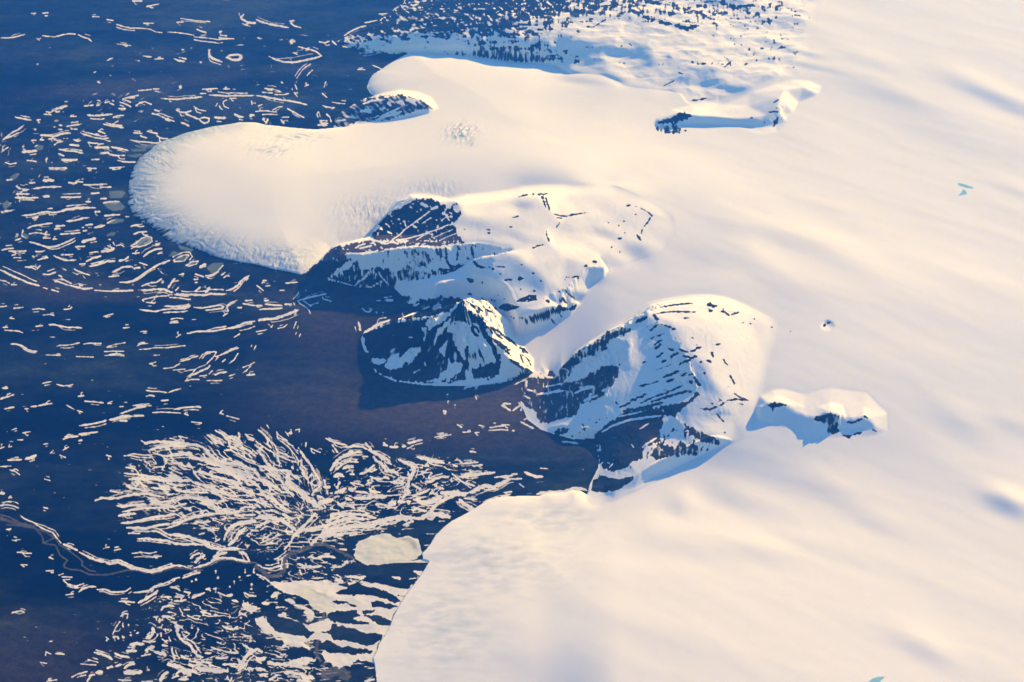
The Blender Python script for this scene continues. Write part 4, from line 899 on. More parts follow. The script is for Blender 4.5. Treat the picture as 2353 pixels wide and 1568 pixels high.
SG = np.where(SG > .9, np.clip(1.9 - 2.4 * np.clip(fbm(PU * .04 + PV * .012, PV * .15 - PU * .01, 33, 4) - .35, 0, 2) * sstep(1300, 1340, PV) * sstep(640, 700, PU), -1, 1), SG)
for q in (('T13', '1180,470 1580,468 1590,452 1530,440 1480,445 1300,466'),): fill(SG, pts(*q), 1, 1)
SILTM = np.full(PU.shape, -1, np.float32)
for w, P in strokes('T03', SILT) + strokes('T13', SILT13): line(SILTM, w, P, 1, .8, False)
PONDM = np.full(PU.shape, -1, np.float32)
for q in POND: fill(PONDM, pts(*q), 1.0, 1.5, 1.5)
LAKES = [('T13', '900,400 940,290 1000,250 1100,215 1200,205 1290,245 1400,232 1470,260 1505,380 1480,440 1300,465 1130,490 1000,485 920,440'),
         ('T13', '340,740 370,690 430,670 500,700 560,730 640,750 680,800 700,860 735,895 660,915 560,910 500,870 480,820 400,780')]
GREEN_RIM = [('T13', '1280,240 1400,232 1470,260 1500,350 1440,350 1400,290 1330,270'), ('T13', '430,672 500,700 560,730 640,750 680,800 690,840 640,790 560,770 500,730'), ]
LAKEM = np.full(PU.shape, -1, np.float32)
for q in LAKES: fill(LAKEM, pts(*q), 1.0, 1.0, 1.2)
for q in GREEN_RIM: fill(PONDM, pts(*q), .2, 2, 6)  # greenish, darker band along the upper rims of the lakes
MELTM = np.full(PU.shape, -1, np.float32)
for q in MELT: fill(MELTM, pts(*q), 1.0, 1.2, 1.5)

# --- mountains: snow broken by rock
SM = np.full(PU.shape, 1, np.float32)
UP = np.clip(1.28 - sstep(1080, 1560, PU + PV * .7) * .72 - .9 * sstep(140, 200, PV), 0, 1.2) * sstep(250, 200, PV) * sstep(1900, 1800, PU)
UP = UP + .5 * np.exp(-.5 * (((PU - 1500) / 250) ** 2 + ((PV - 18) / 28) ** 2)) - .5 * np.exp(-.5 * (((PU - 1430) / 120) ** 2 + ((PV - 80) / 40) ** 2)) - .8 * np.exp(-.5 * (((PU - 1000) / 130) ** 2 + ((PV - 108) / 16) ** 2))
ups_hi = fbm(PU * .075, PV * .17, 29, 3)
UP = UP + .5 * sstep(930, 800, PU) * sstep(85, 70, PV) + .35 * np.exp(-.5 * (((PU - 1180) / 110) ** 2 + ((PV - 122) / 16) ** 2))
ups = fbm(PU * .032 + .3 * WOB2, PV * .085, 21, 4) + .25 * fbm(PU * .12, PV * .26, 22, 2)
SM = np.minimum(SM, np.clip((.80 - UP * .82 - ups * .45 - ups_hi * .30 * (.4 + 1.2 * sstep(-.4, .5, perlin(PU * .012, PV * .03, 35)))) * 3.2, -1, 1))
for sh, o, val in ROCKPOLY: fill(SM, pts(sh, o), val, 4.0, 1.6, 4.0)
for q in MSNOWPOLY: fill(SM, pts(*q), 1.0, 2.0, 1.3, 3.5)
cliff = pts('B', '620,1380 700,1390 780,1390 850,1370 950,1330 1040,1310 1130,1260 1250,1280 1355,1235 1300,1310 1180,1330 1060,1360 1050,1410 940,1420 830,1440 760,1420 740,1390 690,1400')
fill(SM, cliff, -1, 2, 1.3, 5.0)
for o in ('640,1230 720,1190 800,1160 905,1145 905,1200 840,1215 760,1230', '510,1280 560,1240 640,1250 740,1270 680,1300 590,1315 540,1300'): fill(SM, pts('B', o), -1, 3, 1.5)
# down-slope streaks: chutes of snow in the rock, ribs of rock in the snow
stk = fbm(PU * .16, PV * .045, 24, 3) + .5 * fbm(PU * .07, PV * .07, 25, 3)
dia = fbm((PU + PV) * .035, (PU - PV) * .14, 26, 3)
amb = np.abs(SM) < .97
stk = stk * .8; dia = .55 * fbm((PU + PV) * .02, (PU - PV) * .09, 26, 3) + .3 * WOB
hill = (PU < 1080) & (PV < 560)
SM = np.where(amb, np.clip(SM + np.where(hill, dia, stk) * 1.25, -1, 1), SM)
SM = np.where((SM <= -.97), np.clip(-1 + (np.where(PV > 600, STK + .45 * WOB, dia * 2.0 + .5 * WOB + .32) - .72) * 3.0, -1, .7), SM)
for sh in MSNOW:
    for w, P in strokes(sh, MSNOW[sh]): line(SM, w, P)
for sh in MROCK:
    for w, P in strokes(sh, MROCK[sh]): line(SM, max(w * 1.25, 3.6), P, -1, 1.7)
for o in ('800,1205 815,1205 812,1215 800,1215', '825,1175 840,1178 835,1188 824,1185'): fill(SM, pts('B', o), 1, 0, 1)
def strata(sh, outline, dx, dy, across, along, thr, seed, gain=3.0):
    """bands of bare rock showing through thin snow, all running one way"""
    P = pts(sh, outline); w = window(P, 6); x, y = PU[w], PV[w]
    n = math.hypot(dx, dy); a = (x * dx + y * dy) / n; b = (-x * dy + y * dx) / n
    f = fbm(a * along + .35 * WOB2[w], b * across + .25 * WOB[w], seed, 3) + .25 * WOB[w]
    d = seg_dist(x, y, P); d = np.where(inside(x, y, P), d, -d)
    v = np.clip((thr - f) * gain, -1, 1)
    SM[w] = np.where(d > 1, np.minimum(SM[w], v), SM[w])
def radial(sh, outline, au, av, kt, kr, snow_thr, rock_thr, seed):
    """gullies and ribs fanning down from a summit: snow lies in the gullies"""
    P = pts(sh, outline); w = window(P, 6); x, y = PU[w], PV[w]
    th_ = np.arctan2(x - au, y - av + 12); r_ = np.hypot(x - au, y - av)
    f = fbm(th_ * kt + .02 * WOB2[w] * kt, r_ * kr, seed, 3) + .35 * fbm(th_ * kt * 3, r_ * kr * 2, seed + 50, 2)
    d = seg_dist(x, y, P); d = np.where(inside(x, y, P), d, -d)
    v = SM[w]
    v = np.where(d > 1, np.maximum(v, np.clip((f - snow_thr) * 3.5, -1, 1)), v)
    SM[w] = np.where(d > 1, np.minimum(v, np.clip((f - rock_thr) * 3.5, -1, 1)), v)
radial('C', '560,450 950,400 1180,340 1300,210 1350,300 1500,400 1540,490 1650,680 1690,900 1680,1000 1400,1040 1180,1080 960,1080 640,1060 500,950 520,800', 1062, 690, 7.5, .012, .55, -.75, 221)
radial('E', '860,480 1100,340 1300,270 1480,260 1520,300 1450,420 1300,620 1200,720 1050,760 900,760 860,680', 1570, 930, 16, .014, .75, -3, 222)
strata('D', '1090,260 1200,150 1330,230 1440,310 1390,440 1500,480 1590,520 1620,680 1660,770 1680,830 1600,960 1450,1080 1000,1060 940,1030 1060,820 1160,600 1200,480', -1, .38, .11, .016, .62, 201)
strata('D', '1440,310 1560,380 1700,470 1830,560 1820,650 1700,660 1620,640 1580,500 1500,470 1400,430', -1, .5, .12, .035, .72, 202)
strata('D', '1250,120 1450,80 1750,60 1950,110 2150,190 2000,210 1800,150 1500,170 1300,190', 1, .05, .16, .03, .75, 203)
strata('D', '1500,1160 1900,1330 1650,1450 1200,1480 1180,1380 1330,1230', -.35, 1, .11, .03, .35, 204)
strata('D', '1800,900 2150,950 2100,1000 1850,990', 1, .1, .14, .04, .5, 205)
strata('C', '1320,210 1480,170 1620,300 1720,430 1830,560 1940,670 2060,830 2040,970 1900,890 1690,690 1620,600 1560,480 1490,370 1350,280', 1, .95, .12, .014, .30, 206)
strata('C', '1250,420 1340,440 1500,560 1640,760 1650,860 1480,940 1360,900 1200,560', -.1, 1, .10, .02, .80, 207)
strata('A', '600,960 830,935 1080,890 1300,862 1500,836 1800,838 1970,826 2000,1100 1700,1200 1300,1150 900,1080 700,1010', -.1, 1, .12, .024, .55, 208)
strata('B', '0,640 200,610 350,620 480,640 700,680 520,740 350,760 170,820 60,800', -.1, 1, .12, .03, .40, 209)
strata('A', '965,690 1000,600 1060,520 1150,430 1230,340 1350,310 1480,250 1560,200 1640,180 1760,180 1890,260 1960,260 1950,360 2080,240 2150,340 2210,380 2100,470 1990,540', -1, .8, .09, .02, .9, 210)
strata('B', '1150,1080 1330,1180 1280,1270 1130,1240', .6, 1, .14, .03, .35, 211)
strata('Fc', '300,1000 450,930 700,900 900,960 960,1020 700,1060 450,1130 330,1110', -1, .35, .10, .025, .35, 212)
strata('G', '1660,1000 1720,900 1760,840 1850,900 1850,960 1740,1060 1640,1090', -.3, 1, .14, .03, .55, 213)
# a little broken ice and grit where the glacier fronts end
# ------------------------------------------------------------------ covers on the ground vertices
FU, FV = to_frame(X, Y, H)
CU = ((FU - RU0) / RS).astype(np.float32); CV = ((FV - RV0) / RS).astype(np.float32)
mount = REG > 0
sg = bil(SG, CU, CV); smn = bil(SM, CU, CV)
snow = np.where(mount, smn, np.where(ICE, 1.0, sg)).astype(np.float32)
# rock specks standing out of the ice beside the mountains, from the same survey
near = ICE & ~mount
snow = np.where(near & (smn < 0) & (FU > 1480) & ((FV > 270) & (FV < 320) | (FU > 1740)), smn, snow)
# the foot of the mountains: let the plain's snow pattern run up to the contact
pond = np.where(ICE | mount, np.where(ICE, 0, -1), bil(PONDM, CU, CV))
pond = np.where(ICE | mount, -1, bil(PONDM, CU, CV))
melt = np.where(ICE, bil(MELTM, CU, CV), -1)
silt = np.where(ICE | mount, -1, bil(SILTM, CU, CV))
lakev = np.where(ICE | mount, -1, bil(LAKEM, CU, CV))
snow = np.where((silt > 0) & (snow < .99), np.minimum(snow, -.2), snow)
fray = .55 * rad + .35 * crev
blueice = np.clip(np.exp(-(edge / 3.2) ** 2) * lobe * 1.9 * (.62 + .75 * fray), 0, 1) * ICE
snow = np.where(near & (lobe > .02), np.minimum(snow, np.clip((edge * .62 - .55 * lobe + 1.25 * fray * lobe) * 1.7, -1, 1) * lobe * 1.0 + (1 - lobe) * 1.0), snow)
for cu, cv, ru_, rv_, ang, k in ((1062, 306, 20, 15, -.9, 1.0), (1085, 328, 8, 6, -.9, .7), (690, 314, 40, 6, .1, .8), (625, 345, 26, 6, -.3, .6), (645, 582, 50, 12, 0, .9), (840, 485, 40, 22, 1.3, .55), (1000, 432, 36, 14, 1.2, .5), (380, 380, 20, 16, .6, .9), (390, 350, 14, 9, .6, .8), (1250, 1190, 90, 26, .2, .5), (1120, 1290, 120, 60, .25, .45), (1010, 1440, 90, 80, .15, .45)):
    ca, sa = math.cos(ang), math.sin(ang)
    g = np.exp(-.5 * (((FU - cu) / ru_) ** 2 + ((FV - cv) / rv_) ** 2))
    m = g > .02
    st = perlin(((FU[m] - cu) * ca + (FV[m] - cv) * sa) * .05, (-(FU[m] - cu) * sa + (FV[m] - cv) * ca) * .28, 77)
    if ru_ > 80: st = .45 * fbm(FU[m] * .022, FV[m] * .075, 78, 4)
    blueice[m] = np.maximum(blueice[m], np.clip(g[m] * (.35 + 1.5 * st), 0, 1) * min(k * 1.4, 1) * near[m])
tone = (.5 + .55 * fbm(X * .035 + .3 * perlin(X * .1, Y * .1, 103), Y * .13, 101, 4) + .20 * fbm(X * .4, Y * .9, 105, 3)).astype(np.float32)
# the lower right of the plain and the shoulder below the peak carry lighter, browner ground
brown = np.exp(-.5 * (((FU - 1080) / 330) ** 2 + ((FV - 940) / 60) ** 2)) * .9 + np.exp(-.5 * (((FU - 760) / 120) ** 2 + ((FV - 740) / 60) ** 2)) * .6 + .5 * np.exp(-.5 * (((FU - 60) / 180) ** 2 + ((FV - 1530) / 90) ** 2)) + .45 * np.exp(-.5 * (((FU - 180) / 160) ** 2 + ((FV - 670) / 22) ** 2)) + .4 * np.exp(-.5 * (((FU - 300) / 260) ** 2 + ((FV - 195 + (FU - 300) * .1) / 14) ** 2))
tone = (tone - .38 * np.exp(-.5 * (((FU - 150) / 420) ** 2 + ((FV - 1180) / 260) ** 2)) + .12 * sstep(300, 0, FV)).astype(np.float32)  # haze gradient painted into the soil tone: darker lower left, lighter far edge
tone = (np.clip(tone, 0, 1) ** 1.6).astype(np.float32)
brown = np.where(mount & (FV < 600) & (FU < 1060) & (FV > 540), 1.0, brown)
brown = np.clip(brown + .25 * (tone - .5), 0, 1).astype(np.float32)
print('covers', blueice[ICE & (lobe > .5)].mean(), blueice[ICE & (lobe > .5) & (edge < 1.5)].mean())
# ------------------------------------------------------------------ materials
def nn(nt, t, **k):
    n = nt.nodes.new(t)
    for a, b in k.items(): setattr(n, a, b)
    return n


def mixc(nt, fac, a, b):
    m = nn(nt, 'ShaderNodeMix', data_type='RGBA')
    for s, v in ((0, fac), (6, a), (7, b)):
        if hasattr(v, 'is_output') or hasattr(v, 'links'): nt.links.new(v, m.inputs[s])
        else: m.inputs[s].default_value = v if s == 0 else (*v, 1)
    return m.outputs[2]


def terrain_material(name, snow=1.0, warm=1.0):
    """one ground material: rock and tundra under snow, the cover stored per point"""
    mt = bpy.data.materials.new(name); mt.use_nodes = True
    nt = mt.node_tree; L = nt.links.new
    bs = nt.nodes['Principled BSDF']
    at = nn(nt, 'ShaderNodeAttribute', attribute_name='cover')
    a2 = nn(nt, 'ShaderNodeAttribute', attribute_name='soil')
    s1 = nn(nt, 'ShaderNodeSeparateColor'); L(at.outputs['Color'], s1.inputs[0])
    s2 = nn(nt, 'ShaderNodeSeparateColor'); L(a2.outputs['Color'], s2.inputs[0])
    geo = nn(nt, 'ShaderNodeNewGeometry')
    mp = nn(nt, 'ShaderNodeMapping'); L(geo.outputs['Position'], mp.inputs[0]); mp.inputs['Scale'].default_value = (1, 1.2, 2)
    n1 = nn(nt, 'ShaderNodeTexNoise'); n1.inputs['Scale'].default_value = 5.5; n1.inputs['Detail'].default_value = 4; n1.inputs['Roughness'].default_value = .65
    L(mp.outputs[0], n1.inputs['Vector'])
    n2 = nn(nt, 'ShaderNodeTexNoise'); n2.inputs['Scale'].default_value = 1.3; n2.inputs['Detail'].default_value = 5; n2.inputs['Roughness'].default_value = .6
    L(mp.outputs[0], n2.inputs['Vector'])
    # snow edge broken by small noise
    j = nn(nt, 'ShaderNodeMath', operation='MULTIPLY_ADD'); L(n1.outputs[0], j.inputs[0]); j.inputs[1].default_value = .24; j.inputs[2].default_value = -.12
    ad = nn(nt, 'ShaderNodeMath', operation='ADD'); L(s1.outputs[0], ad.inputs[0]); L(j.outputs[0], ad.inputs[1])
    rp = nn(nt, 'ShaderNodeMapRange', interpolation_type='SMOOTHSTEP'); L(ad.outputs[0], rp.inputs[0])
    rp.inputs[1].default_value = .31; rp.inputs[2].default_value = .68
    # tundra: dark blue-grey heath, browner gravel, lighter silt
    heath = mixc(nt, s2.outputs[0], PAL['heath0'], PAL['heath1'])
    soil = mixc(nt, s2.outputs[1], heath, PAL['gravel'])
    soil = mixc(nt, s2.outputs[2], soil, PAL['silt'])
    mx = nn(nt, 'ShaderNodeMath', operation='ADD'); L(n2.outputs[0], mx.inputs[0]); L(n1.outputs[0], mx.inputs[1])
    mot = nn(nt, 'ShaderNodeMapRange'); L(mx.outputs[0], mot.inputs[0]); mot.inputs[1].default_value = .7; mot.inputs[2].default_value = 1.3; mot.inputs[3].default_value = .5; mot.inputs[4].default_value = 1.5
    vm = nn(nt, 'ShaderNodeVectorMath', operation='SCALE'); L(soil, vm.inputs[0]); L(mot.outputs[0], vm.inputs['Scale'])
    # snow, bare ice
    sn = mixc(nt, n2.outputs[0], tuple(c * snow * f for c, f in zip(PAL['snow0'], (1, 1, warm))), tuple(c * snow * f for c, f in zip(PAL['snow1'], (1, 1, warm))))
    sn = mixc(nt, s1.outputs[2], sn, PAL['bare_ice'])
    base = mixc(nt, rp.outputs[0], vm.outputs[0], sn)
    base = mixc(nt, s1.outputs[1], base, PAL['pond'])
    L(base, bs.inputs['Base Color'])
    bs.inputs['Roughness'].default_value = .85
    bs.inputs['Specular IOR Level'].default_value = 0.0
    bp = nn(nt, 'ShaderNodeBump'); bp.inputs['Strength'].default_value = .16; bp.inputs['Distance'].default_value = .03
    L(n1.outputs[0], bp.inputs['Height']); L(bp.outputs[0], bs.inputs['Normal'])
    return mt

PAL = dict(heath0=(.0008, .0040, .0066), heath1=(.026, .042, .046), gravel=(.072, .062, .060), silt=(.085, .088, .085),
           snow0=(.80, .80, .80), snow1=(.86, .855, .84), bare_ice=(.34, .45, .56), pond=(.13, .19, .185))
M_GROUND = terrain_material('tundra_and_snow', .82)
M_ICE = terrain_material('glacier_snow')
M_ROCK = terrain_material('mountain_rock_and_snow')
M_LAKE = terrain_material('frozen_lake_ice', .80, .90)


def flat_material(name, col, rough=.4):
    m = bpy.data.materials.new(name); m.use_nodes = True
    b = m.node_tree.nodes['Principled BSDF']
    nt = m.node_tree
    g = nn(nt, 'ShaderNodeNewGeometry'); t = nn(nt, 'ShaderNodeTexNoise'); t.inputs['Scale'].default_value = .8; t.inputs['Detail'].default_value = 4
    nt.links.new(g.outputs['Position'], t.inputs['Vector'])
    c = mixc(nt, t.outputs[0], tuple(x * .85 for x in col), tuple(min(x * 1.15, .9) for x in col))
    nt.links.new(c, b.inputs['Base Color']); b.inputs['Roughness'].default_value = rough
    b.inputs['Specular IOR Level'].default_value = .1
    return m
M_MELT = flat_material('meltwater_blue', (.22, .50, .66))

# ------------------------------------------------------------------ split the one surface into its objects
OID = np.zeros(X.shape, np.int16)
NAMES = {}
def claim(mask, name, **kw):
    k = len(NAMES) + 2
    NAMES[k] = dict(name=name, **kw); OID[mask] = k
    return k
fin = lambda sh, s: inside(FU, FV, pts(sh, s))
GROUND, CAP = 0, 1
OID[ICE] = CAP
claim(ICE & (FU < 1015) & (FV > 255) & (FV < 650), 'glacier', label='rounded glacier lobe spreading onto the dark plain, ringed by radial snow streaks', cat='glacier', mat=M_ICE)
claim(ICE & fin('F', '832,110 1640,110 1640,262 1010,262 1000,240 930,212 832,226'), 'glacier', label='smooth blunt glacier tongue below the rock-speckled uplands, above the rocky knoll', cat='glacier', mat=M_ICE)
claim(ICE & fin('F', '1215,875 1215,840 1300,745 1340,690 1420,640 1480,650 1470,720 1390,775 1300,870'), 'glacier', label='narrow valley glacier squeezed between the snow plateau and the ridge mountain', cat='glacier', mat=M_ICE)
claim(lakev > 0, 'frozen_lake', mat=M_LAKE)
LAKE_ID = len(NAMES) + 1
i1 = (lakev > 0) & (FU > 795)
claim(i1, 'frozen_lake', label='larger pale frozen lake touching the edge of the ice sheet', cat='lake', mat=M_LAKE)
i2 = (lakev > 0) & (FU <= 795)
claim(i2, 'frozen_lake', label='smaller kidney-shaped frozen lake among dark moraine stripes', cat='lake', mat=M_LAKE)
POND_LAB = {5: 'spoon-shaped greenish frozen pond with a white rim below the glacier lobe', 3: 'greenish square-cornered frozen pond touching the west end of the glacier lobe', 8: 'greenish frozen pond in a slanting trough beneath the south rim of the glacier lobe'}
for k, q in POND_LAB.items():
    P = pts(*POND[k])
    claim(inside(FU, FV, P) & ~ICE, 'frozen_pond', label=q, cat='pond', mat=M_GROUND, group='frozen ponds around the glacier lobe')
for q, lab in zip(MELT, ('thin blue meltwater bar on the bare right-hand snowfield', 'small blue meltwater patch hanging below the thin blue bar', 'blue-green meltwater pool cut by the bottom edge of the snowfield')):
    P = pts(*q)
    claim(inside(FU, FV, P) & ICE, 'meltwater_pool', label=lab, cat='meltwater pool', mat=M_MELT, group='meltwater pools on the snowfield')
MLAB = {'plateau': ('snow_plateau_mountain', 'broad snow-covered plateau mountain with dark western cliffs, beside the glacier lobe'),
        'pyramid': ('pyramid_mountain', 'dark pyramid-shaped peak streaked with snow, its right-hand ridge sunlit'),
        'ridge': ('ridge_mountain', 'curved ridge mountain with a sunlit snow dome and one long blue shaded face'),
        'knoll': ('rocky_knoll', 'low snow-streaked rocky knoll between the two glacier fronts'),
        'spur': ('nunatak_ridge', 'long thin rock ridge rising from the ice, highest at its right end'),
        'nunatak': ('nunatak', 'pair of small rock outcrops standing in a blue wind hollow of the snowfield'),
        'islet': ('nunatak', 'tiny lone rock poking through the open snowfield behind the ridge mountain')}
PARTS = {
 'plateau': [('cliff', ['A|380,1330 560,960 830,935 1080,890 1300,862 1500,836 1800,838 1970,826 2040,800 2260,790 2600,800 2700,840 2300,1000 2000,1200 1700,1250 1300,1420 600,1400']),
             ('rock_terrace', ['A|560,960 560,800 900,735 1200,750 1500,755 2000,765 2250,745 2250,790 2040,800 1970,826 1800,838 1500,836 1300,862 1080,890 830,935']),
             ('dark_slope', ['A|-60,1260 90,1100 250,980 430,800 560,800 560,960 480,1150 380,1340 100,1340']),
             ('upper_crag', ['A|930,735 965,650 1060,480 1230,300 1480,140 1760,120 2100,180 2230,380 2190,460 2010,540 2120,600 2230,745 2000,765 1500,755 1200,750']),
             ('cliff_band', ['B|600,1390 780,1360 950,1310 1130,1240 1400,1200 1330,1330 1080,1440 800,1470 650,1420'])],
 'pyramid': [('shaded_face', ['C|230,560 560,430 950,390 1180,340 1310,200 1340,290 1490,380 1550,490 1610,620 1690,700 1810,830 1910,900 2060,985 1700,1120 1100,1160 500,1100 150,800']),
             ('sunlit_ridge', ['C|1310,200 1480,150 1620,300 1720,430 1830,560 1940,670 2100,830 2060,985 1910,900 1810,830 1690,700 1610,620 1550,490 1490,380 1340,290'])],
 'ridge': [('shaded_face', ['D|1215,140 1310,215 1450,300 1400,430 1500,475 1580,510 1610,580 1610,680 1660,760 1690,820 1665,870 1600,965 1535,1010 1450,1095 1300,1080 1000,1060 930,1040 1040,820 1150,600 1110,330 1080,290']),
           ('snow_ramp', ['D|1085,290 1110,330 1150,600 1040,820 930,1040 800,1190 720,1270 400,1290 230,1200 380,1140 560,1080 830,950 880,820 950,680 1050,560 1060,400']),
           ('rock_foot', ['E|730,1000 860,780 850,480 930,400 1180,300 1480,250 1700,120 1750,160 1900,330 2090,470 2100,530 1700,680 1200,960 850,1100']),
           ('rocky_shoulder', ['D|150,700 380,740 560,510 850,320 1080,280 1060,400 1050,560 950,680 880,820 830,950 560,1080 380,1140 230,1200 0,1100 -40,800'])],
}
for k in KEYS:
    if k == 'uplands':
        claim(REG == KEYS.index(k) + 1, 'hills', label='snowy uplands speckled with dark rock along the far edge of the plain', cat='hills', kind='structure', mat=M_ROCK)
        continue
    nm, lab = MLAB[k]
    r = KEYS.index(k) + 1
    main = REG == r
    subs = PARTS.get(k, [])
    if not subs:
        claim(main, nm, label=lab, cat='nunatak' if 'nunatak' in nm else 'rock knoll', mat=M_ROCK, group='rocks standing out of the ice' if nm.startswith('nunatak') else None)
    else:
        claim(main, {'plateau': 'snow_plateau', 'pyramid': 'rock_shoulder', 'ridge': 'snow_dome'}[k], root=(nm, lab), mat=M_ROCK)
        for pn, shp in subs:
            mk = np.zeros(X.shape, bool)
            for s in shp:
                sh, o = s.split('|'); mk |= fin(sh, o)
            claim(main & mk, pn, root=(nm, lab), mat=M_ROCK)

cover = np.stack([(snow + 1) / 2, np.clip(sstep(-.4, .6, pond) * (.75), 0, 1) + np.clip(lakev, 0, 1) * 0, np.clip(blueice, 0, 1), np.ones_like(snow)], -1).astype(np.float32)
lk = sstep(-.3, .5, lakev)
cover[..., 0] = np.maximum(cover[..., 0], lk)
cover[..., 2] = np.maximum(cover[..., 2], lk * .12)
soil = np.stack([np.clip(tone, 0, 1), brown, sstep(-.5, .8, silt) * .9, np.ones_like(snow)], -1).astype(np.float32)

idx = np.arange(NU * NV, dtype=np.int32).reshape(NV, NU)
quads = np.stack([idx[:-1, :-1], idx[1:, :-1], idx[1:, 1:], idx[:-1, 1:]], -1).reshape(-1, 4)
fid = OID[:-1, :-1].reshape(-1)
co = np.stack([X, Y, H], -1).reshape(-1, 3).astype(np.float32)
cov_f, soil_f = cover.reshape(-1, 4), soil.reshape(-1, 4)
COL = bpy.context.scene.collection


def piece(name, sel, mat, origin=(0, 0, 0)):
    q = quads[sel]
    used, inv = np.unique(q.ravel(), return_inverse=True)
    me = bpy.data.meshes.new(name)
    me.vertices.add(len(used)); me.loops.add(q.size); me.polygons.add(len(q))
    me.vertices.foreach_set('co', (co[used] - np.array(origin, np.float32)).ravel())
    me.loops.foreach_set('vertex_index', inv.astype(np.int32).ravel())
    me.polygons.foreach_set('loop_start', np.arange(0, q.size, 4, dtype=np.int32))
    me.polygons.foreach_set('use_smooth', np.ones(len(q), bool))
    for nm, arr in (('cover', cov_f), ('soil', soil_f)):
        a = me.attributes.new(nm, 'FLOAT_COLOR', 'POINT')
        a.data.foreach_set('color', arr[used].ravel())
    me.update(calc_edges=True)
    me.materials.append(mat)
    o = bpy.data.objects.new(name, me); COL.objects.link(o)
    o.location = origin
    return o


def tag(o, label, cat, kind=None, group=None):
    o['label'] = label; o['category'] = cat
    if kind: o['kind'] = kind
    if group: o['group'] = group

o = piece('ground', fid == GROUND, M_GROUND); tag(o, 'dark tundra plain streaked with thin snow drifts', 'ground', 'structure')
o = piece('ice_cap', fid == CAP, M_ICE); tag(o, 'wide cream-coloured snowfield of the ice cap filling the right side', 'snowfield', 'structure')
roots = {}
for k, d in NAMES.items():
    sel = fid == k
    if sel.sum() < 3: continue
    c = co[np.unique(quads[sel].ravel())]
    org = (float(c[:, 0].mean()), float(c[:, 1].mean()), float(c[:, 2].min()))
    if 'root' in d:
        nm, lab = d['root']
        if nm not in roots:
            e = bpy.data.objects.new(nm, None); COL.objects.link(e); e.location = org; e.empty_display_size = 1
            tag(e, lab, 'mountain', 'thing', None); roots[nm] = (e, org)
        e, eo = roots[nm]
        p = piece(d['name'], sel, d['mat'], eo); p.location = (0, 0, 0); p.parent = e
    else:
        p = piece(d['name'], sel, d['mat'], org)
        tag(p, d['label'], d['cat'], d.get('kind', 'thing'), d.get('group'))

# ------------------------------------------------------------------ country beyond the survey: a low sheet out to the horizon
me = bpy.data.meshes.new('far_ground')
B = 3000.0
me.from_pydata([(-B, -B, -1.2), (B, -B, -1.2), (B, B, -1.2), (-B, B, -1.2)], [], [(0, 1, 2, 3)])
fm = flat_material('far_tundra', (.03, .038, .05), .9); me.materials.append(fm)
fg = bpy.data.objects.new('terrain', me); COL.objects.link(fg)
tag(fg, 'low dark country beyond the mapped plain', 'terrain', 'structure')

# ------------------------------------------------------------------ air
HAZE = dict(density=.0025, color=(.022, .18, 1.0))
def box(name, x, y, z0, z1):
    v = [(sx * x, sy * y, z) for z in (z0, z1) for sx, sy in ((-1, -1), (1, -1), (1, 1), (-1, 1))]
    f = [(3, 2, 1, 0), (4, 5, 6, 7), (0, 1, 5, 4), (1, 2, 6, 5), (2, 3, 7, 6), (3, 0, 4, 7)]
    m = bpy.data.meshes.new(name); m.from_pydata(v, [], f)
    o = bpy.data.objects.new(name, m); COL.objects.link(o)
    return o
hz = box('haze', 3050, 3050, -2.2, 101.0)
hz['kind'] = 'stuff'; hz['label'] = 'thin blue haze over the whole country'; hz['category'] = 'haze'
hm = bpy.data.materials.new('haze_air'); hm.use_nodes = True
nt = hm.node_tree; nt.nodes.remove(nt.nodes['Principled BSDF'])
pv = nt.nodes.new('ShaderNodeVolumePrincipled')
pv.inputs['Color'].default_value = (*HAZE['color'], 1); pv.inputs['Density'].default_value = HAZE['density']
pv.inputs['Absorption Color'].default_value = (1, 1, 1, 1); pv.inputs['Anisotropy'].default_value = .5
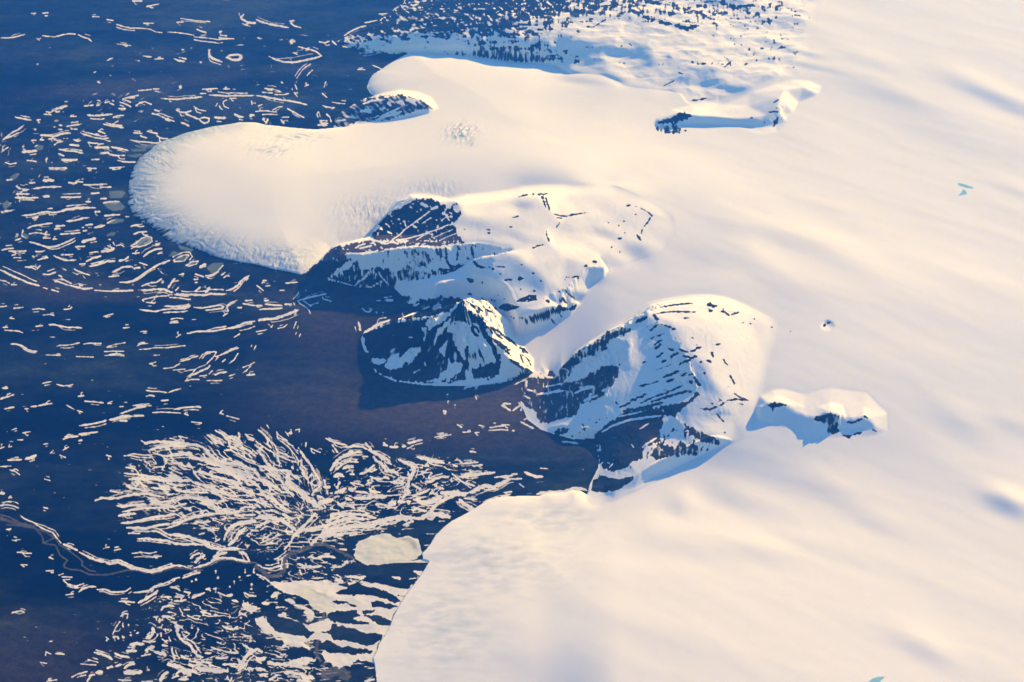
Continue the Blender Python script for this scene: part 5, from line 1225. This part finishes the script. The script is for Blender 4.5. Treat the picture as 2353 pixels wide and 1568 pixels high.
nt.links.new(pv.outputs[0], nt.nodes['Material Output'].inputs['Volume'])
hz.data.materials.append(hm)

# ------------------------------------------------------------------ light
sc = bpy.context.scene
w = bpy.data.worlds.new('World'); sc.world = w; w.use_nodes = True
bg = w.node_tree.nodes['Background']
sky = w.node_tree.nodes.new('ShaderNodeTexSky'); sky.sky_type = 'NISHITA'; sky.sun_disc = False
sky.sun_elevation = SUN_EL; sky.sun_rotation = SUN_AZ; sky.altitude = 1500; sky.air_density = 1.0; sky.dust_density = .2; sky.ozone_density = 3.0
tn = w.node_tree.nodes.new('ShaderNodeMix'); tn.data_type = 'RGBA'; tn.blend_type = 'MULTIPLY'; tn.inputs[0].default_value = 1   # cold clear arctic sky
w.node_tree.links.new(sky.outputs[0], tn.inputs[6]); tn.inputs[7].default_value = (.70, .87, 1.48, 1)
w.node_tree.links.new(tn.outputs[2], bg.inputs[0]); bg.inputs[1].default_value = .10
sl = bpy.data.lights.new('sun', 'SUN'); sl.energy = 4.2; sl.angle = R(.55); sl.color = (1.0, .74, .40)
so = bpy.data.objects.new('sun', sl); COL.objects.link(so)
dv = Vector((math.sin(SUN_AZ) * math.cos(SUN_EL), math.cos(SUN_AZ) * math.cos(SUN_EL), math.sin(SUN_EL)))
so.rotation_euler = dv.to_track_quat('Z', 'Y').to_euler(); so.location = (60, 60, 90)

# ------------------------------------------------------------------ camera and render settings
cam = bpy.data.cameras.new('camera'); co_ = bpy.data.objects.new('camera', cam); COL.objects.link(co_)
co_.location = (0, 0, CAMH); co_.rotation_euler = (math.pi / 2 - DEP, 0, 0)
cam.sensor_width = 36; cam.angle = HFOV; cam.clip_start = .5; cam.clip_end = 9000
sc.camera = co_
sc.view_settings.view_transform = 'Standard'; sc.view_settings.look = 'None'; sc.view_settings.gamma = 1
sc.view_settings.exposure = 1.12
sc.cycles.max_bounces = 3; sc.cycles.diffuse_bounces = 2; sc.cycles.glossy_bounces = 1; sc.cycles.volume_bounces = 0
sc.cycles.use_denoising = True
